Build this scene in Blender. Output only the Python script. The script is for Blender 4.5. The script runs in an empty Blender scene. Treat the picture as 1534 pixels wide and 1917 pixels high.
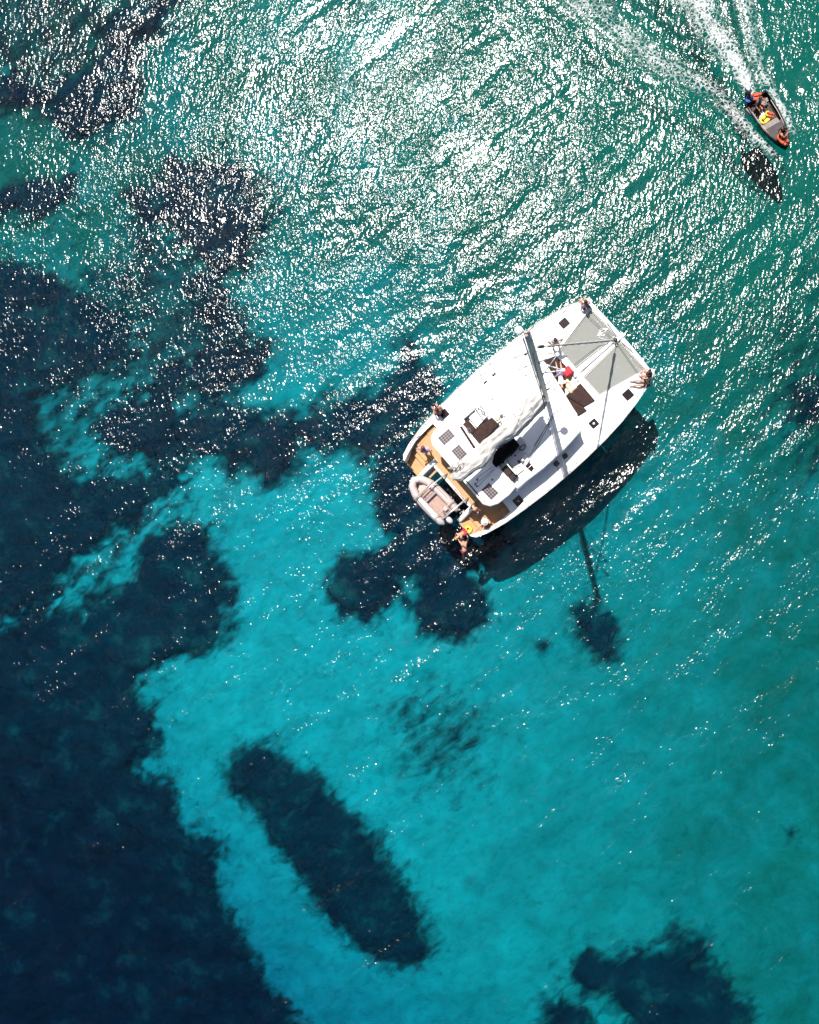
import bpy, bmesh, math, random
import numpy as np
from mathutils import Vector, Matrix, Quaternion

R = math.radians
random.seed(4)
rng = np.random.default_rng(11)
SC = bpy.context.scene
COL = SC.collection

# ------------------------------------------------------------------ camera
FPX, CAM_H, NX, NY = 1727.0, 48.6, 1065.0, 1010.0      # focal length in photo pixels, drone height, point straight below the drone
cam_d = bpy.data.cameras.new('camera')
cam = bpy.data.objects.new('camera', cam_d)
COL.objects.link(cam)
cam.location = (0, 0, CAM_H)
cam.rotation_euler = (0, 0, 0)
cam_d.sensor_fit = 'VERTICAL'
cam_d.sensor_height = 24.0
cam_d.sensor_width = 24.0 * 1534 / 1917
cam_d.lens = 24.0 * FPX / 1917
cam_d.shift_x = (767 - NX) / 1917
cam_d.shift_y = (NY - 958.5) / 1917
cam_d.clip_end = 2000
SC.camera = cam

# ------------------------------------------------------------------ sky and sun
ZEN = R(25.0)
sx, sy = -0.29, 0.957
sun_dir = Vector((sx * math.sin(ZEN), sy * math.sin(ZEN), math.cos(ZEN))).normalized()
world = bpy.data.worlds.new('World')
SC.world = world
world.use_nodes = True
wn = world.node_tree.nodes
sky = wn.new('ShaderNodeTexSky')
sky.sky_type = 'NISHITA'
sky.sun_disc = False
sky.dust_density = 2.5
sky.sun_elevation = math.pi / 2 - ZEN
sky.sun_rotation = math.atan2(sx, sy)
world.node_tree.links.new(sky.outputs[0], wn['Background'].inputs[0])
wn['Background'].inputs[1].default_value = 0.072
sl = bpy.data.lights.new('sun', 'SUN')
sl.energy = 5.0
sl.angle = R(0.5)
sl.color = (1.0, 0.95, 0.88)
sun = bpy.data.objects.new('sun', sl)
COL.objects.link(sun)
sun.rotation_euler = sun_dir.to_track_quat('Z', 'Y').to_euler()
sun.location = sun_dir * 90

SC.view_settings.view_transform = 'Standard'
SC.view_settings.look = 'None'
SC.view_settings.gamma = 1.0
SC.view_settings.use_curve_mapping = False
SC.view_settings.exposure = 0.70
cy = SC.cycles
cy.use_denoising = True
cy.max_bounces = 5
cy.adaptive_threshold = 0.03
cy.diffuse_bounces = 1
cy.glossy_bounces = 2
cy.transmission_bounces = 4
cy.transparent_max_bounces = 12
cy.volume_bounces = 0
cy.caustics_reflective = False
cy.caustics_refractive = False


def at(px, py, z):
    """point of the photograph at height z, in metres"""
    s = (CAM_H - z) / FPX
    return Vector(((px - NX) * s, -(py - NY) * s, z))


# ------------------------------------------------------------------ material helpers
class NT:
    def __init__(self, name):
        self.m = bpy.data.materials.new(name)
        self.m.use_nodes = True
        self.t = self.m.node_tree
        self.t.nodes.clear()
        self.out = self.n('ShaderNodeOutputMaterial')

    def n(self, typ, **kw):
        nd = self.t.nodes.new(typ)
        for k, v in kw.items():
            if hasattr(nd, k) and not k.startswith('i_'):
                setattr(nd, k, v)
        return nd

    def l(self, a, b):
        self.t.links.new(a, b)


def ramp(nt, src, stops):
    r = nt.n('ShaderNodeValToRGB')
    els = r.color_ramp.elements
    while len(els) < len(stops):
        els.new(0.5)
    for e, (p, c) in zip(els, stops):
        e.position = p
        e.color = c if len(c) == 4 else (*c, 1)
    nt.l(src, r.inputs[0])
    return r.outputs[0]


def noise(nt, vec, scale, detail=3, rough=0.5, dist=0.0):
    n = nt.n('ShaderNodeTexNoise')
    n.inputs['Scale'].default_value = scale
    n.inputs['Detail'].default_value = detail
    n.inputs['Roughness'].default_value = rough
    n.inputs['Distortion'].default_value = dist
    if vec is not None:
        nt.l(vec, n.inputs['Vector'])
    return n.outputs['Fac']


def mapping(nt, scale=(1, 1, 1), rot=(0, 0, 0), coord='Object'):
    tc = nt.n('ShaderNodeTexCoord')
    mp = nt.n('ShaderNodeMapping', vector_type='TEXTURE')             # turn first, then stretch
    mp.inputs['Scale'].default_value = tuple(1 / q for q in scale)
    mp.inputs['Rotation'].default_value = rot
    nt.l(tc.outputs[coord], mp.inputs['Vector'])
    return mp.outputs[0]


MATS = {}


def mat(name, col, rough=0.5, var=0.08, scale=6.0, bump=0.0, bscale=40.0, metal=0.0, spec=0.5, stretch=(1, 1, 1)):
    """plain procedural surface: base colour with patchy variation, uneven gloss and fine relief"""
    if name in MATS:
        return MATS[name]
    nt = NT(name)
    b = nt.n('ShaderNodeBsdfPrincipled')
    v = mapping(nt, stretch)
    f = noise(nt, v, scale, 4, 0.6)
    lo = tuple(max(0, c * (1 - var * 1.6)) for c in col)
    hi = tuple(min(1, c * (1 + var)) for c in col)
    nt.l(ramp(nt, f, [(0.3, lo), (0.7, hi)]), b.inputs['Base Color'])
    f2 = noise(nt, v, scale * 2.3, 3)
    mr = nt.n('ShaderNodeMapRange')
    mr.inputs['To Min'].default_value = max(0.05, rough - 0.1)
    mr.inputs['To Max'].default_value = min(1, rough + 0.1)
    nt.l(f2, mr.inputs[0])
    nt.l(mr.outputs[0], b.inputs['Roughness'])
    b.inputs['Metallic'].default_value = metal
    b.inputs['Specular IOR Level'].default_value = spec
    if bump:
        bp = nt.n('ShaderNodeBump')
        bp.inputs['Strength'].default_value = 1.0
        bp.inputs['Distance'].default_value = bump
        nt.l(noise(nt, v, bscale, 3), bp.inputs['Height'])
        nt.l(bp.outputs[0], b.inputs['Normal'])
    nt.l(b.outputs[0], nt.out.inputs['Surface'])
    MATS[name] = nt.m
    return nt.m


def teak_mat():
    nt = NT('teak_planking')
    b = nt.n('ShaderNodeBsdfPrincipled')
    v = mapping(nt, (1, 1, 1))
    g = mapping(nt, (1.5, 22, 4))
    f = noise(nt, g, 3, 4, 0.6)
    base = ramp(nt, f, [(0.25, (0.40, 0.21, 0.088)), (0.75, (0.56, 0.32, 0.145))])
    sep = nt.n('ShaderNodeSeparateXYZ')
    nt.l(v, sep.inputs[0])
    m1 = nt.n('ShaderNodeMath', operation='MULTIPLY'); m1.inputs[1].default_value = 1 / 0.075
    m2 = nt.n('ShaderNodeMath', operation='FRACT')
    m3 = nt.n('ShaderNodeMath', operation='LESS_THAN'); m3.inputs[1].default_value = 0.09
    nt.l(sep.outputs[1], m1.inputs[0]); nt.l(m1.outputs[0], m2.inputs[0]); nt.l(m2.outputs[0], m3.inputs[0])
    mx = nt.n('ShaderNodeMix', data_type='RGBA')
    nt.l(m3.outputs[0], mx.inputs[0]); nt.l(base, mx.inputs[6]); mx.inputs[7].default_value = (0.22, 0.12, 0.06, 1)
    big = noise(nt, v, 1.6, 3)
    mx2 = nt.n('ShaderNodeMix', data_type='RGBA', blend_type='MULTIPLY')
    mx2.inputs[0].default_value = 1.0
    nt.l(mx.outputs[2], mx2.inputs[6]); nt.l(ramp(nt, big, [(0.3, (0.82, 0.82, 0.84)), (0.7, (1, 1, 1))]), mx2.inputs[7])
    nt.l(mx2.outputs[2], b.inputs['Base Color'])
    b.inputs['Roughness'].default_value = 0.7
    nt.l(b.outputs[0], nt.out.inputs['Surface'])
    return nt.m


def net_mat():
    """woven trampoline net: knots and cords with small openings"""
    nt = NT('trampoline_net')
    b = nt.n('ShaderNodeBsdfPrincipled')
    b.inputs['Base Color'].default_value = (0.21, 0.215, 0.20, 1)
    b.inputs['Roughness'].default_value = 0.8
    v = mapping(nt, (1, 1, 1))
    sep = nt.n('ShaderNodeSeparateXYZ'); nt.l(v, sep.inputs[0])
    prev = None
    for k in (0, 1):
        a = nt.n('ShaderNodeMath', operation='MULTIPLY'); a.inputs[1].default_value = 1 / 0.03
        f = nt.n('ShaderNodeMath', operation='FRACT')
        c = nt.n('ShaderNodeMath', operation='GREATER_THAN'); c.inputs[1].default_value = 0.66
        nt.l(sep.outputs[k], a.inputs[0]); nt.l(a.outputs[0], f.inputs[0]); nt.l(f.outputs[0], c.inputs[0])
        if prev is None:
            prev = c
        else:
            m = nt.n('ShaderNodeMath', operation='MULTIPLY')
            nt.l(prev.outputs[0], m.inputs[0]); nt.l(c.outputs[0], m.inputs[1])
            prev = m
    tr = nt.n('ShaderNodeBsdfTransparent')
    mx = nt.n('ShaderNodeMixShader')
    nt.l(prev.outputs[0], mx.inputs[0]); nt.l(b.outputs[0], mx.inputs[1]); nt.l(tr.outputs[0], mx.inputs[2])
    nt.l(mx.outputs[0], nt.out.inputs['Surface'])
    return nt.m


def cloth_mat(name, col, bump=0.02, sc=5.0):
    nt = NT(name)
    b = nt.n('ShaderNodeBsdfPrincipled')
    v = mapping(nt, (0.35, 1.2, 1.2), (0, 0, 0.15))
    f = noise(nt, v, sc, 5, 0.55, 0.6)
    nt.l(ramp(nt, f, [(0.25, tuple(c * 0.86 for c in col)), (0.7, col)]), b.inputs['Base Color'])
    b.inputs['Roughness'].default_value = 0.85
    bp = nt.n('ShaderNodeBump'); bp.inputs['Distance'].default_value = bump
    nt.l(f, bp.inputs['Height']); nt.l(bp.outputs[0], b.inputs['Normal'])
    nt.l(b.outputs[0], nt.out.inputs['Surface'])
    return nt.m


WHITE = mat('gelcoat', (0.80, 0.79, 0.77), 0.35, 0.03, 1.5, spec=0.4)
NONSKID = mat('nonskid_deck', (0.78, 0.77, 0.75), 0.75, 0.04, 3.0, bump=0.002, bscale=120)
HULLM = mat('hull_gelcoat', (0.76, 0.75, 0.74), 0.25, 0.03, 1.0)
TEAK = teak_mat()
NET = net_mat()
SAIL = cloth_mat('sailcloth', (0.46, 0.445, 0.425), 0.03)
BROWN = mat('brown_cushion', (0.042, 0.024, 0.021), 0.9, 0.22, 5, bump=0.006, bscale=25, spec=0.15)
BLACKC = mat('black_canvas', (0.008, 0.007, 0.008), 0.9, 0.3, 4, bump=0.02, bscale=7, spec=0.08)
SMOKE = mat('smoked_acrylic', (0.012, 0.007, 0.010), 0.12, 0.2, 4, spec=0.3)
ALU = mat('anodised_alloy', (0.60, 0.54, 0.49), 0.5, 0.15, 2, metal=0.0)
STEEL = mat('stainless_steel', (0.62, 0.6, 0.58), 0.3, 0.06, 4, metal=0.6)
PALEGREY = mat('pale_grey_plastic', (0.46, 0.46, 0.49), 0.6, 0.06, 5)
FRAMEG = mat('hatch_frame', (0.035, 0.028, 0.032), 0.8, 0.1, 5, spec=0.1)
ROPE = mat('pale_rope', (0.50, 0.46, 0.40), 0.9, 0.25, 40)
DROPE = mat('dark_rope', (0.05, 0.045, 0.045), 0.9, 0.25, 40)
SOLAR = mat('solar_cell', (0.032, 0.022, 0.030), 0.25, 0.25, 9)
SFRAME = mat('solar_backing', (0.20, 0.165, 0.18), 0.5, 0.05, 5)
TUBE = mat('grey_hypalon', (0.44, 0.37, 0.355), 0.6, 0.06, 3, bump=0.003, bscale=9)
TUBED = mat('lilac_grey_hypalon', (0.22, 0.17, 0.19), 0.6, 0.08, 3)
DFLOOR = mat('dinghy_floor', (0.33, 0.215, 0.18), 0.8, 0.1, 5)
BLACKP = mat('black_plastic', (0.015, 0.014, 0.016), 0.4, 0.2, 5)
REDC = mat('red_fabric', (0.55, 0.02, 0.03), 0.8, 0.2, 7, bump=0.01, bscale=12)
CREAM = mat('cream_towel', (0.66, 0.53, 0.37), 0.9, 0.12, 9, bump=0.01, bscale=18)
YELLOW = mat('yellow_vinyl', (0.72, 0.50, 0.04), 0.6, 0.12, 6)
ORANGE = mat('orange_nylon', (0.46, 0.07, 0.02), 0.75, 0.2, 7, bump=0.01, bscale=14)
BLUE = mat('blue_plastic', (0.03, 0.10, 0.42), 0.4, 0.12, 6)
BOATBLK = mat('dark_hull_paint', (0.010, 0.007, 0.008), 0.5, 0.3, 3, spec=0.15)
BOATGREY = mat('grey_boat_deck', (0.045, 0.034, 0.037), 0.75, 0.18, 5, bump=0.002, bscale=60)
THWART = mat('weathered_bench', (0.20, 0.17, 0.16), 0.8, 0.12, 7)
ALGAE = mat('antifouling', (0.03, 0.05, 0.09), 0.8, 0.2, 2)


# ------------------------------------------------------------------ mesh helpers
def link(name, me, material, parent=None, smooth=False):
    o = bpy.data.objects.new(name, me)
    if material is not None:
        me.materials.append(material)
    if smooth:
        me.polygons.foreach_set('use_smooth', [True] * len(me.polygons))
    COL.objects.link(o)
    if parent is not None:
        o.parent = parent
    return o


def from_bm(name, bm, material, parent=None, smooth=False):
    me = bpy.data.meshes.new(name)
    bmesh.ops.recalc_face_normals(bm, faces=bm.faces)
    bm.to_mesh(me)
    bm.free()
    return link(name, me, material, parent, smooth)


def thing(name, label, cat, loc, rotz=0.0, group=None):
    o = bpy.data.objects.new(name, None)
    o.empty_display_size = 0.2
    COL.objects.link(o)
    o.location = loc
    o.rotation_euler = (0, 0, rotz)
    o['label'] = label
    o['category'] = cat
    if group:
        o['group'] = group
    return o


def tag(o, label, cat, group=None):
    o['label'] = label
    o['category'] = cat
    if group:
        o['group'] = group
    return o


def bm_prism(bm, poly, z0, z1, bevel=0.0, seg=2, inset=0.0):
    """poly: list of (x, y); z0/z1 numbers or functions of (x, y)"""
    f0 = z0 if callable(z0) else (lambda x, y: z0)
    f1 = z1 if callable(z1) else (lambda x, y: z1)
    area = sum(a[0] * b[1] - b[0] * a[1] for a, b in zip(poly, poly[1:] + poly[:1]))
    if area < 0:
        poly = poly[::-1]
    lo = [bm.verts.new((x, y, f0(x, y))) for x, y in poly]
    cx = sum(p[0] for p in poly) / len(poly); cyy = sum(p[1] for p in poly) / len(poly)
    hi = []
    for x, y in poly:
        d = Vector((cx - x, cyy - y)); d = d.normalized() * inset if inset and d.length else Vector((0, 0))
        hi.append(bm.verts.new((x + d.x, y + d.y, f1(x, y))))
    n = len(poly)
    sides = [bm.faces.new((lo[i], lo[(i + 1) % n], hi[(i + 1) % n], hi[i])) for i in range(n)]
    top = bm.faces.new(hi)
    bm.faces.new(lo[::-1])
    if bevel:
        ed = list(top.edges)
        bmesh.ops.bevel(bm, geom=ed, offset=bevel, segments=seg, affect='EDGES', profile=0.6, clamp_overlap=True)
    return bm


def prism(name, poly, z0, z1, material, parent=None, bevel=0.0, seg=2, inset=0.0, smooth=False):
    return from_bm(name, bm_prism(bmesh.new(), list(poly), z0, z1, bevel, seg, inset), material, parent, smooth)


def rect(cx, cyy, w, d, a=0.0, r=0.0):
    """rectangle (optionally with rounded corners) as polygon"""
    pts = []
    if r:
        for (qx, qy, a0) in ((w / 2 - r, d / 2 - r, 0), (-w / 2 + r, d / 2 - r, 90), (-w / 2 + r, -d / 2 + r, 180), (w / 2 - r, -d / 2 + r, 270)):
            for k in range(4):
                t = R(a0 + 30 * k)
                pts.append((qx + r * math.cos(t), qy + r * math.sin(t)))
    else:
        pts = [(-w / 2, -d / 2), (w / 2, -d / 2), (w / 2, d / 2), (-w / 2, d / 2)]
    c, s = math.cos(a), math.sin(a)
    return [(cx + x * c - y * s, cyy + x * s + y * c) for x, y in pts]


def bm_tube(bm, pts, rad, seg=8, cap=True, flat=1.0):
    pts = [Vector(p) for p in pts]
    if not hasattr(rad, '__len__'):
        rad = [rad] * len(pts)
    rings = []
    up0 = None
    for i, p in enumerate(pts):
        t = (pts[min(i + 1, len(pts) - 1)] - pts[max(i - 1, 0)])
        t = t.normalized() if t.length > 1e-9 else Vector((0, 0, 1))
        ref = Vector((0, 0, 1)) if abs(t.z) < 0.95 else Vector((1, 0, 0))
        if up0 is not None and abs(up0.dot(t)) < 0.95:
            ref = up0
        sd = t.cross(ref).normalized()
        up = sd.cross(t).normalized()
        up0 = up
        ring = []
        for k in range(seg):
            a = 2 * math.pi * k / seg
            ring.append(bm.verts.new(p + sd * (rad[i] * math.cos(a)) + up * (rad[i] * flat * math.sin(a))))
        rings.append(ring)
    for a, b in zip(rings, rings[1:]):
        for k in range(seg):
            bm.faces.new((a[k], a[(k + 1) % seg], b[(k + 1) % seg], b[k]))
    if cap:
        bm.faces.new(rings[0][::-1])
        bm.faces.new(rings[-1])
    return bm


def tube(name, pts, rad, material, parent=None, seg=8, smooth=True, flat=1.0):
    return from_bm(name, bm_tube(bmesh.new(), pts, rad, seg, True, flat), material, parent, smooth)


def bm_ball(bm, c, r, seg=10, rings=7, rot=None):
    """ellipsoid: r a number or (rx, ry, rz)"""
    if not hasattr(r, '__len__'):
        r = (r, r, r)
    M = Matrix.Translation(Vector(c)) @ ((rot or Quaternion()).to_matrix().to_4x4()) @ Matrix.Diagonal((*r, 1))
    bmesh.ops.create_uvsphere(bm, u_segments=seg, v_segments=rings, radius=1.0, matrix=M)
    return bm


def ball(name, c, r, material, parent=None, seg=12, rings=8, rot=None):
    return from_bm(name, bm_ball(bmesh.new(), c, r, seg, rings, rot), material, parent, True)


def bm_lathe(bm, prof, seg=14, c=(0, 0, 0)):
    rings = []
    for r, z in prof:
        rings.append([bm.verts.new((c[0] + r * math.cos(2 * math.pi * k / seg), c[1] + r * math.sin(2 * math.pi * k / seg), c[2] + z)) for k in range(seg)])
    for a, b in zip(rings, rings[1:]):
        for k in range(seg):
            bm.faces.new((a[k], a[(k + 1) % seg], b[(k + 1) % seg], b[k]))
    bm.faces.new(rings[0][::-1]); bm.faces.new(rings[-1])
    return bm


def lathe(name, prof, material, parent=None, seg=14, c=(0, 0, 0), smooth=True):
    return from_bm(name, bm_lathe(bmesh.new(), prof, seg, c), material, parent, smooth)


def loft(name, secs, material, parent=None, smooth=True, cap=True, closed=False):
    bm = bmesh.new()
    rings = [[bm.verts.new(p) for p in s] for s in secs]
    n = len(rings[0])
    for a, b in zip(rings, rings[1:]):
        for k in range(n if closed else n - 1):
            k2 = (k + 1) % n
            bm.faces.new((a[k], a[k2], b[k2], b[k]))
    if cap:
        bm.faces.new(rings[0][::-1]); bm.faces.new(rings[-1])
    return from_bm(name, bm, material, parent, smooth)


def sinnoise(x, y, scale, seed, n=10, octv=3):
    """smooth random field in about -1..1, made of random plane waves"""
    g = np.random.default_rng(seed)
    out = np.zeros_like(x, dtype=float)
    amp, tot = 1.0, 0.0
    for o in range(octv):
        acc = np.zeros_like(out)
        for _ in range(n):
            a = g.uniform(0, 2 * math.pi); k = 2 * math.pi / scale * g.uniform(0.6, 1.5); ph = g.uniform(0, 2 * math.pi)
            acc += np.sin((x * math.cos(a) + y * math.sin(a)) * k + ph)
        out += amp * acc / math.sqrt(n / 2)
        tot += amp
        amp *= 0.55; scale *= 0.48
    return out / tot * 0.75


def smooth01(t):
    t = np.clip(t, 0, 1)
    return t * t * (3 - 2 * t)


def grid_mesh(name, xs, ys, zf, keep=None, material=None, parent=None, attr=None):
    X, Y = np.meshgrid(xs, ys)
    Z = zf(X, Y)
    ny_, nx_ = X.shape
    idx = np.arange(nx_ * ny_).reshape(ny_, nx_)
    q = np.stack([idx[:-1, :-1], idx[:-1, 1:], idx[1:, 1:], idx[1:, :-1]], -1).reshape(-1, 4)
    if keep is not None:
        K = keep(X, Y).reshape(-1)
        q = q[K[q].any(axis=1)]
        used = np.unique(q)
        remap = -np.ones(nx_ * ny_, int); remap[used] = np.arange(len(used))
        q = remap[q]
    else:
        used = np.arange(nx_ * ny_)
    co = np.stack([X.reshape(-1)[used], Y.reshape(-1)[used], Z.reshape(-1)[used]], -1)
    me = bpy.data.meshes.new(name)
    me.vertices.add(len(co)); me.vertices.foreach_set('co', co.astype(np.float32).reshape(-1))
    me.loops.add(q.size); me.loops.foreach_set('vertex_index', q.astype(np.int32).reshape(-1))
    me.polygons.add(len(q)); me.polygons.foreach_set('loop_start', np.arange(0, q.size, 4, dtype=np.int32))
    me.polygons.foreach_set('use_smooth', np.ones(len(q), dtype=bool))
    if attr:
        for an, fn in attr.items():
            a = me.attributes.new(an, 'FLOAT', 'POINT')
            a.data.foreach_set('value', fn(X, Y).reshape(-1)[used].astype(np.float32))
    me.update()
    return link(name, me, material, parent)


# ================================================================== SEABED
def bottom(x, y):
    x = np.asarray(x, float); y = np.asarray(y, float)
    deep = smooth01(((-x * 0.62 - y * 0.78) - 19.5) / 20)       # falls away towards the lower left
    shoal = smooth01((x * 0.45 + y * 0.9 - 6) / 22)               # and shoals towards the upper right
    z = -4.1 - 3.6 * deep + 1.25 * shoal + 0.22 * sinnoise(x, y, 9, 3) + 0.05 * sinnoise(x, y, 2.2, 8)
    return z


def bed(px, py):
    """photo pixel -> point on the seabed"""
    z = -4.6
    for _ in range(4):
        p = at(px, py, z)
        z = float(bottom(np.array([p.x]), np.array([p.y]))[0])
    return (p.x, p.y)


def graded(a, b, step, far):
    inner = list(np.arange(a, b + 1e-6, step))
    out_l, out_r, s = [], [], step
    x = a
    while x > -far:
        s *= 1.35; x -= s; out_l.append(x)
    x, s = inner[-1], step
    while x < far:
        s *= 1.35; x += s; out_r.append(x)
    return np.array(out_l[::-1] + inner + out_r)


def sand_mat():
    nt = NT('sandy_seabed')
    b = nt.n('ShaderNodeBsdfPrincipled')
    v = mapping(nt)
    f = noise(nt, v, 0.55, 6, 0.62, 0.8)
    sand = ramp(nt, f, [(0.28, (0.30, 0.28, 0.24)), (0.5, (0.39, 0.366, 0.315)), (0.72, (0.46, 0.435, 0.38))])
    rp = mapping(nt, (0.8, 1.25, 1), (0, 0, 0.69))
    fr_ = noise(nt, rp, 1.5, 5, 0.62, 0.4)
    fine = ramp(nt, fr_, [(0.30, (0.74, 0.75, 0.76)), (0.52, (1, 1, 1)), (0.72, (1.0, 1.0, 1.0))])
    ml = nt.n('ShaderNodeMix', data_type='RGBA', blend_type='MULTIPLY'); ml.inputs[0].default_value = 1.0
    nt.l(sand, ml.inputs[6]); nt.l(fine, ml.inputs[7]); sand = ml.outputs[2]
    # thin film of algae, thicker on the flats to the right and the top
    sep = nt.n('ShaderNodeSeparateXYZ'); nt.l(v, sep.inputs[0])
    gx = nt.n('ShaderNodeMapRange'); gx.inputs['From Min'].default_value = -11; gx.inputs['From Max'].default_value = 12
    nt.l(sep.outputs[0], gx.inputs[0])
    gy = nt.n('ShaderNodeMapRange'); gy.inputs['From Min'].default_value = 3; gy.inputs['From Max'].default_value = 18
    gy.inputs['To Max'].default_value = 1.15
    nt.l(sep.outputs[1], gy.inputs[0])
    ad = nt.n('ShaderNodeMath', operation='ADD'); nt.l(gx.outputs[0], ad.inputs[0]); nt.l(gy.outputs[0], ad.inputs[1])
    f2 = noise(nt, v, 0.33, 7, 0.68, 0.5)
    c2 = ramp(nt, f2, [(0.3, (0, 0, 0)), (0.68, (1, 1, 1))])
    mu = nt.n('ShaderNodeMath', operation='MULTIPLY'); nt.l(ad.outputs[0], mu.inputs[0]); nt.l(c2, mu.inputs[1])
    mu2 = nt.n('ShaderNodeMath', operation='MULTIPLY_ADD'); nt.l(ad.outputs[0], mu2.inputs[0]); mu2.inputs[1].default_value = 0.50
    mu3 = nt.n('ShaderNodeMath', operation='MULTIPLY'); nt.l(mu.outputs[0], mu3.inputs[0]); mu3.inputs[1].default_value = 0.55
    nt.l(mu3.outputs[0], mu2.inputs[2]); mu2.use_clamp = True
    mx = nt.n('ShaderNodeMix', data_type='RGBA')
    nt.l(mu2.outputs[0], mx.inputs[0]); nt.l(sand, mx.inputs[6]); mx.inputs[7].default_value = (0.085, 0.128, 0.078, 1)
    # small tufts and stones
    f3 = noise(nt, v, 1.7, 5, 0.7, 0.3)
    sp = ramp(nt, f3, [(0.56, (0, 0, 0)), (0.70, (1, 1, 1))])
    m4 = nt.n('ShaderNodeMath', operation='MULTIPLY'); nt.l(sp, m4.inputs[0]); nt.l(c2, m4.inputs[1])
    m5 = nt.n('ShaderNodeMath', operation='MULTIPLY'); nt.l(m4.outputs[0], m5.inputs[0]); m5.inputs[1].default_value = 0.6
    mx2 = nt.n('ShaderNodeMix', data_type='RGBA')
    nt.l(m5.outputs[0], mx2.inputs[0]); nt.l(mx.outputs[2], mx2.inputs[6]); mx2.inputs[7].default_value = (0.06, 0.08, 0.05, 1)
    nt.l(mx2.outputs[2], b.inputs['Base Color'])
    sb = nt.n('ShaderNodeBump'); sb.inputs['Distance'].default_value = 0.10
    nt.l(fr_, sb.inputs['Height']); nt.l(sb.outputs[0], b.inputs['Normal'])
    b.inputs['Roughness'].default_value = 0.95
    b.inputs['Specular IOR Level'].default_value = 0.1
    nt.l(b.outputs[0], nt.out.inputs['Surface'])
    return nt.m


def weed_mat():
    nt = NT('seagrass')
    b = nt.n('ShaderNodeBsdfPrincipled')
    v = mapping(nt)
    f = noise(nt, v, 0.6, 5, 0.62, 0.2)
    c = ramp(nt, f, [(0.30, (0.010, 0.014, 0.024)), (0.55, (0.018, 0.027, 0.038)), (0.78, (0.066, 0.094, 0.080))])
    nt.l(c, b.inputs['Base Color'])
    b.inputs['Roughness'].default_value = 1.0
    b.inputs['Specular IOR Level'].default_value = 0.05
    bp = nt.n('ShaderNodeBump'); bp.inputs['Distance'].default_value = 0.12
    nt.l(noise(nt, v, 3.0, 5, 0.7), bp.inputs['Height']); nt.l(bp.outputs[0], b.inputs['Normal'])
    # cover fades towards the rim; the soft edge stands in for refraction blur
    at_ = nt.n('ShaderNodeAttribute'); at_.attribute_name = 'cover'
    u = mapping(nt, (0.75, 1.4, 1), (0, 0, 0.69))
    nf = noise(nt, u, 1.25, 3, 0.6, 0.5)
    ma = nt.n('ShaderNodeMath', operation='MULTIPLY_ADD'); nt.l(nf, ma.inputs[0]); ma.inputs[1].default_value = 1.25; nt.l(at_.outputs['Fac'], ma.inputs[2])
    mr = nt.n('ShaderNodeMapRange', interpolation_type='SMOOTHSTEP'); mr.inputs['From Min'].default_value = 0.55; mr.inputs['From Max'].default_value = 1.5
    nt.l(ma.outputs[0], mr.inputs[0])
    tr = nt.n('ShaderNodeBsdfTransparent')
    mx = nt.n('ShaderNodeMixShader')
    nt.l(mr.outputs[0], mx.inputs[0]); nt.l(tr.outputs[0], mx.inputs[1]); nt.l(b.outputs[0], mx.inputs[2])
    nt.l(mx.outputs[0], nt.out.inputs['Surface'])
    return nt.m


seabed = grid_mesh('seabed', graded(-37, 20, 0.4, 220), graded(-34, 36, 0.4, 220), bottom, material=sand_mat())
seabed['kind'] = 'structure'
WEED = weed_mat()


def poly_sdf(X, Y, poly):
    """signed distance to polygon, positive inside"""
    P = np.array(poly)
    d = np.full(X.shape, 1e9)
    ins = np.zeros(X.shape, bool)
    n = len(P)
    for i in range(n):
        ax, ay = P[i]; bx, by = P[(i + 1) % n]
        ex, ey = bx - ax, by - ay
        t = np.clip(((X - ax) * ex + (Y - ay) * ey) / (ex * ex + ey * ey + 1e-12), 0, 1)
        d = np.minimum(d, np.hypot(X - ax - t * ex, Y - ay - t * ey))
        c = ((ay > Y) != (by > Y)) & (X < (bx - ax) * (Y - ay) / (by - ay + 1e-12) + ax)
        ins ^= c
    return np.where(ins, d, -d)


def seagrass(pix, label, seed, holes=(), rough=0.30, step=0.16, height=0.35, soft=1.05, dens=0.95, name='seagrass_patch', cat='seagrass'):
    poly = [bed(*p) for p in pix]
    hp = [[bed(*p) for p in h] for h in holes]
    xs = [p[0] for p in poly]; ys = [p[1] for p in poly]
    gx = np.arange(min(xs) - 1.5, max(xs) + 1.5, step); gy = np.arange(min(ys) - 1.5, max(ys) + 1.5, step)

    def field(X, Y):
        d = poly_sdf(X, Y, poly)
        for h in hp:
            d = np.minimum(d, -poly_sdf(X, Y, h))
        # ragged rim: broad lobes plus ripples along the swell, imitating refraction in the outline
        u = X * 0.80 - Y * 0.60; w = X * 0.60 + Y * 0.80
        d = d + rough * 1.3 * sinnoise(X, Y, 3.2, seed) + rough * 0.45 * sinnoise(u * 0.35, w, 0.75, seed + 1, octv=2)
        d = d + rough * 0.5 * sinnoise(X, Y, 0.8, seed + 5, octv=2)
        return d

    def zf(X, Y):
        d = field(X, Y)
        lump = 0.5 + 0.5 * sinnoise(X, Y, 1.5, seed + 2)
        return bottom(X, Y) + np.where(d > 0, (0.04 + height * smooth01(d / 0.9) * (0.55 + 0.6 * lump)), 0.04)
    o = grid_mesh(name, gx, gy, zf, keep=lambda X, Y: field(X, Y) > -soft, material=WEED, attr={'cover': lambda X, Y: dens * smooth01((field(X, Y) + soft) / (2.2 * soft))})
    return tag(o, label, cat, 'dark seagrass patches on the sandy seabed')


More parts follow.
